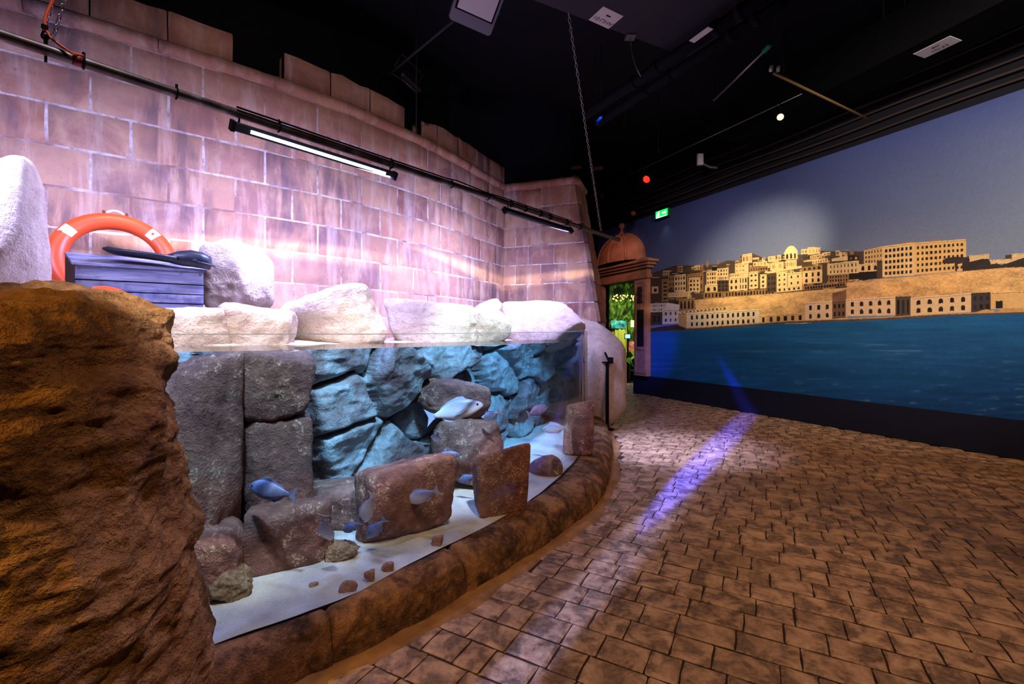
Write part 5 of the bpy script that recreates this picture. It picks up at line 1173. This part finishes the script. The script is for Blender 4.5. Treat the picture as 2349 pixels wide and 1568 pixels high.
q = PZ(1608, 80, 4.29); mb = MB(); dd_ = PZ(1630, 62, 4.29) - PZ(1586, 94, 4.29); h_ = np.linalg.norm(dd_) / 2; dd_ /= 2 * h_; mb.box(q, (h_, .035, .003), [dd_, np.cross([0, 0, 1], dd_), [0, 0, 1]]); mb.build('pipe_label', MAT_WHITE, None, label='narrow white strip label under the slanting ceiling pipes', cat='label')
tbp = empty('sprinkler_pipe', PZ(1700, 165, 4.5), 'thin steel pipe with a green end fitting below the ceiling', 'pipe')
a, b = PZ(1637, 230, 4.5), PZ(1752, 118, 4.5); mb = MB(); mb.tube([a, b], .014, 8); mb.build('tube', MAT_STEEL, tbp, True); mb = MB(); mb.tube([b, PZ(1768, 102, 4.5)], .026, 10); mb.build('green_fitting', plain('green_plastic', srgb(20, 130, 90), .5), tbp, True)
cdt = empty('overhead_rail', PZ(1880, 215, 4.38), 'thin brown rail with white end clips near the amber lamp', 'rail')
a, b = PZ(1775, 168, 4.38), PZ(1990, 272, 4.38); mb = MB(); mb.tube([a, b], .014, 8); mb.build('tube', plain('brown_rail', srgb(150, 116, 70), .5), cdt, True)
for u, v in ((1768, 163), (1784, 164)): mb = MB(); q = PZ(u, v, 4.40); mb.tube([q, q + np.array([.01, 0, .06])], .02, 10); mb.build('end_clip', MAT_WHITE, cdt, True)
rod('tension_wire', [PZ(1385, 428, 4.6), PZ(1840, 215, 4.6)], .006, MAT_STEEL, 'long thin wire crossing the dark ceiling toward the amber lamp', 'wire', n=6)
HR = [(1365, 110, 215, 'hanger rod just right of the long chain, left of two'), (1380, 100, 235, 'hanger rod just right of the long chain, right of two'), (1432, 218, 300, 'short hanger rod below the drooping wire'), (1652, 48, 120, 'hanger rod right of the white strip label'),
      (1615, 155, 240, 'hanger rod left of the sprinkler pipe, farther out'), (1638, 160, 242, 'hanger rod touching the lower end of the sprinkler pipe'), (1534, 175, 248, 'hanger rod beneath the middle of the slanting ceiling pipes'), (1510, 270, 350, 'low faint hanger rod above the red lamp'),
      (1777, 18, 65, 'hanger rod above the green end fitting'), (1800, 14, 40, 'short hanger rod at the top edge right of the slanting pipes'), (1798, 68, 165, 'hanger rod meeting the white end clips of the brown rail'), (2027, 0, 48, 'hanger rod at the top edge left of the long white card'),
      (2075, 0, 30, 'shortest hanger rod at the top edge near the long white card'), (1931, 130, 245, 'hanger rod dropping to the far end of the brown rail'), (955, 0, 305, 'long hanger rod in front of the black wall by the dark floodlight'), (1739, 20, 62, 'hanger rod beside the upper end of the slanting pipes')]
for u, v0, v1, lb in HR:
    Yr = (5.6 - CAMZ) * FPX / (HZ - v0) if v0 > 60 else 5.4; Yr = min(max(Yr, 4.6), 8.0); b_ = P(u, v1, Yr); mb = MB(); mb.tube([b_, [b_[0], b_[1], 5.6]], .006, 6)
    mb.build('hanger_rod', MAT_DUCT, None, True, label=lb, cat='rod', group='threaded hanger rods')
mb = MB(); q = PZ(1446, 84, ZD); mb.box(q, (.05, .05, .012)); hk = mb.build('wire_bracket', MAT_STEEL, None, label='small steel bracket with a drooping wire under the duct edge', cat='bracket'); mb = MB(); mb.tube([q, P(1449, 118, q[1]), P(1457, 150, q[1]), P(1470, 175, q[1])], .005, 6); mb.build('wire', MAT_STEEL, hk, True)
# cable runs above the mural
for i, (z, b_) in enumerate(((4.24, .05), (4.36, .06), (4.50, .05), (4.62, .10), (4.78, .12))):
    mb = MB(); mb.tube([mural_pt(a_, z + .012 * math.sin(a_ * 2.3 + i), b_) for a_ in np.linspace(-1.2, L2 - .2, 30)], .014 + .004 * (i % 2), 6)
    mb.build('cable_run', plain('brown_black_cable', srgb(60, 46, 42), .6), None, True, label=['lowest cable run just above the mural edge', 'second cable run above the mural', 'third cable run above the mural', 'fourth cable run above the mural', 'topmost cable run above the mural'][i], cat='cable', group='cable runs above the mural')
# exit sign
ec = mural_pt(1.06, 4.05, .10); ex_ = empty('exit_sign', ec - np.array([0, 0, .09]), 'lit green emergency exit sign on the mural', 'exit sign')
mb = MB(); mb.box(ec, (.19, .035, .085), AXW); mb.build('sign_box', plain('green_box', srgb(20, 120, 50), .5), ex_)
mb = MB(); mb.box(ec + np.array([*NV, 0]) * .036, (.18, .004, .075), AXW); pn = mb.build('sign_face', emit('exit_green', srgb(20, 230, 90), 1.6), ex_)
MAT_SGNW = emit('exit_white', (.85, 1, .9, 1), 3.0)
def onface(poly, name):
    V = [ec + np.array(AXW[0]) * x + np.array([*NV, 0]) * .041 + np.array([0, 0, y]) for x, y in poly]; obj(name, V, [tuple(range(len(poly)))], MAT_SGNW, pn)
onface([(.02, -.012), (.10, -.012), (.10, -.032), (.15, .005), (.10, .042), (.10, .022), (.02, .022)], 'arrow_mark'); onface([(-.15, -.05), (-.11, -.05), (-.10, -.01), (-.08, -.045), (-.05, -.045), (-.075, .01), (-.05, .03), (-.09, .04), (-.12, .03), (-.15, 0)], 'running_figure'); onface([(-.085, .045), (-.065, .045), (-.065, .062), (-.085, .062)], 'figure_head')
onface([(-.16, -.075), (.16, -.075), (.16, -.062), (-.16, -.062)], 'light_slot')
spot('exit_sign_glow', ec + np.array([*NV, 0]) * .06 - np.array([0, 0, .1]), mural_pt(1.06, 3.2, .02), 1.6, (.55, 1.0, .8), 80, 1.0, .03)
# amber lamp, red lamp, small lamps
def can_lamp(name, c, aimdir, mat, label, r=.06):
    d_ = np.array(aimdir, float); d_ /= np.linalg.norm(d_); e = empty(name, c, label, 'lamp'); x_ = np.cross(d_, [0, 0, 1.0]); x_ /= np.linalg.norm(x_); y_ = np.cross(d_, x_)
    mb = MB(); mb.lathe([(.6 * r, -.16), (r * .9, -.15), (r, -.02), (r * 1.06, .0), (r * .86, .0), (r * .8, -.03)], c, 18, [x_, y_, d_]); mb.build('can', MAT_INK, e, True)
    mb = MB(); mb.lathe([(.001, -.02), (r * .5, -.02), (r * .8, -.028)], c, 18, [x_, y_, d_]); mb.build('bulb', mat, e, True)
    mb = MB(); mb.tube([c - d_ * .1, c - d_ * .1 + np.array([0, 0, .25])], .008, 6); mb.build('stem', MAT_INK, e); return e
lc = PZ(1790, 268, 4.35); can_lamp('spot_lamp', lc, (-lc[0], -lc[1], -2.3), emit('amber_bulb', (1.0, .5, .08, 1), 12), 'bright amber spot lamp glowing below the black ceiling', .05)
lr2 = P(1482, 412, 9.2); can_lamp('spot_lamp', lr2, (-.5, -.6, -.5), emit('red_bulb', (1.0, .03, .01, 1), 1.6), 'small red glowing lamp above the sentry box', .09)
can_lamp('spot_lamp', P(1452, 490, 10.0), (-.4, -.7, -.5), plain('dim_bulb', srgb(170, 90, 50), .5), 'dim unlit lamp left of the exit sign', .08); can_lamp('spot_lamp', P(1380, 450, 10.5), (-.4, -.7, -.5), plain('dim_bulb_b', srgb(190, 100, 50), .5), 'tiny dim lamp beside the long chain', .05)
mb = MB(); mb.box(P(1606, 366, 8.3), (.05, .03, .10)); sn = mb.build('sensor_box', MAT_WHITE, None, label='small white sensor box high above the mural', cat='sensor')
mb = MB(); mb.tube([P(1614, 376, 8.3), P(1628, 383, 8.3), P(1645, 385, 8.3)], .02, 8); mb.build('arm', MAT_GREYHOUSE, sn)
for i, (u, v) in enumerate(((1318, 384), (1368, 386))):
    q = P(u, v, 9.0); e = empty('card_sign', q, ['dim reddish card high behind the bastion edge', 'dim reddish card high behind the long chain'][i], 'sign'); mb = MB(); mb.box(q, (.13, .09, .006), [[.95, -.3, 0], [.3, .95, 0], [0, 0, 1]]); mb.build('card', plain('dim_card_%d' % i, srgb(120, 84, 70), .7), e)
    mb = MB(); mb.tube([q, [q[0], q[1], 5.6]], .004, 6); mb.build('cord', MAT_INK, e)
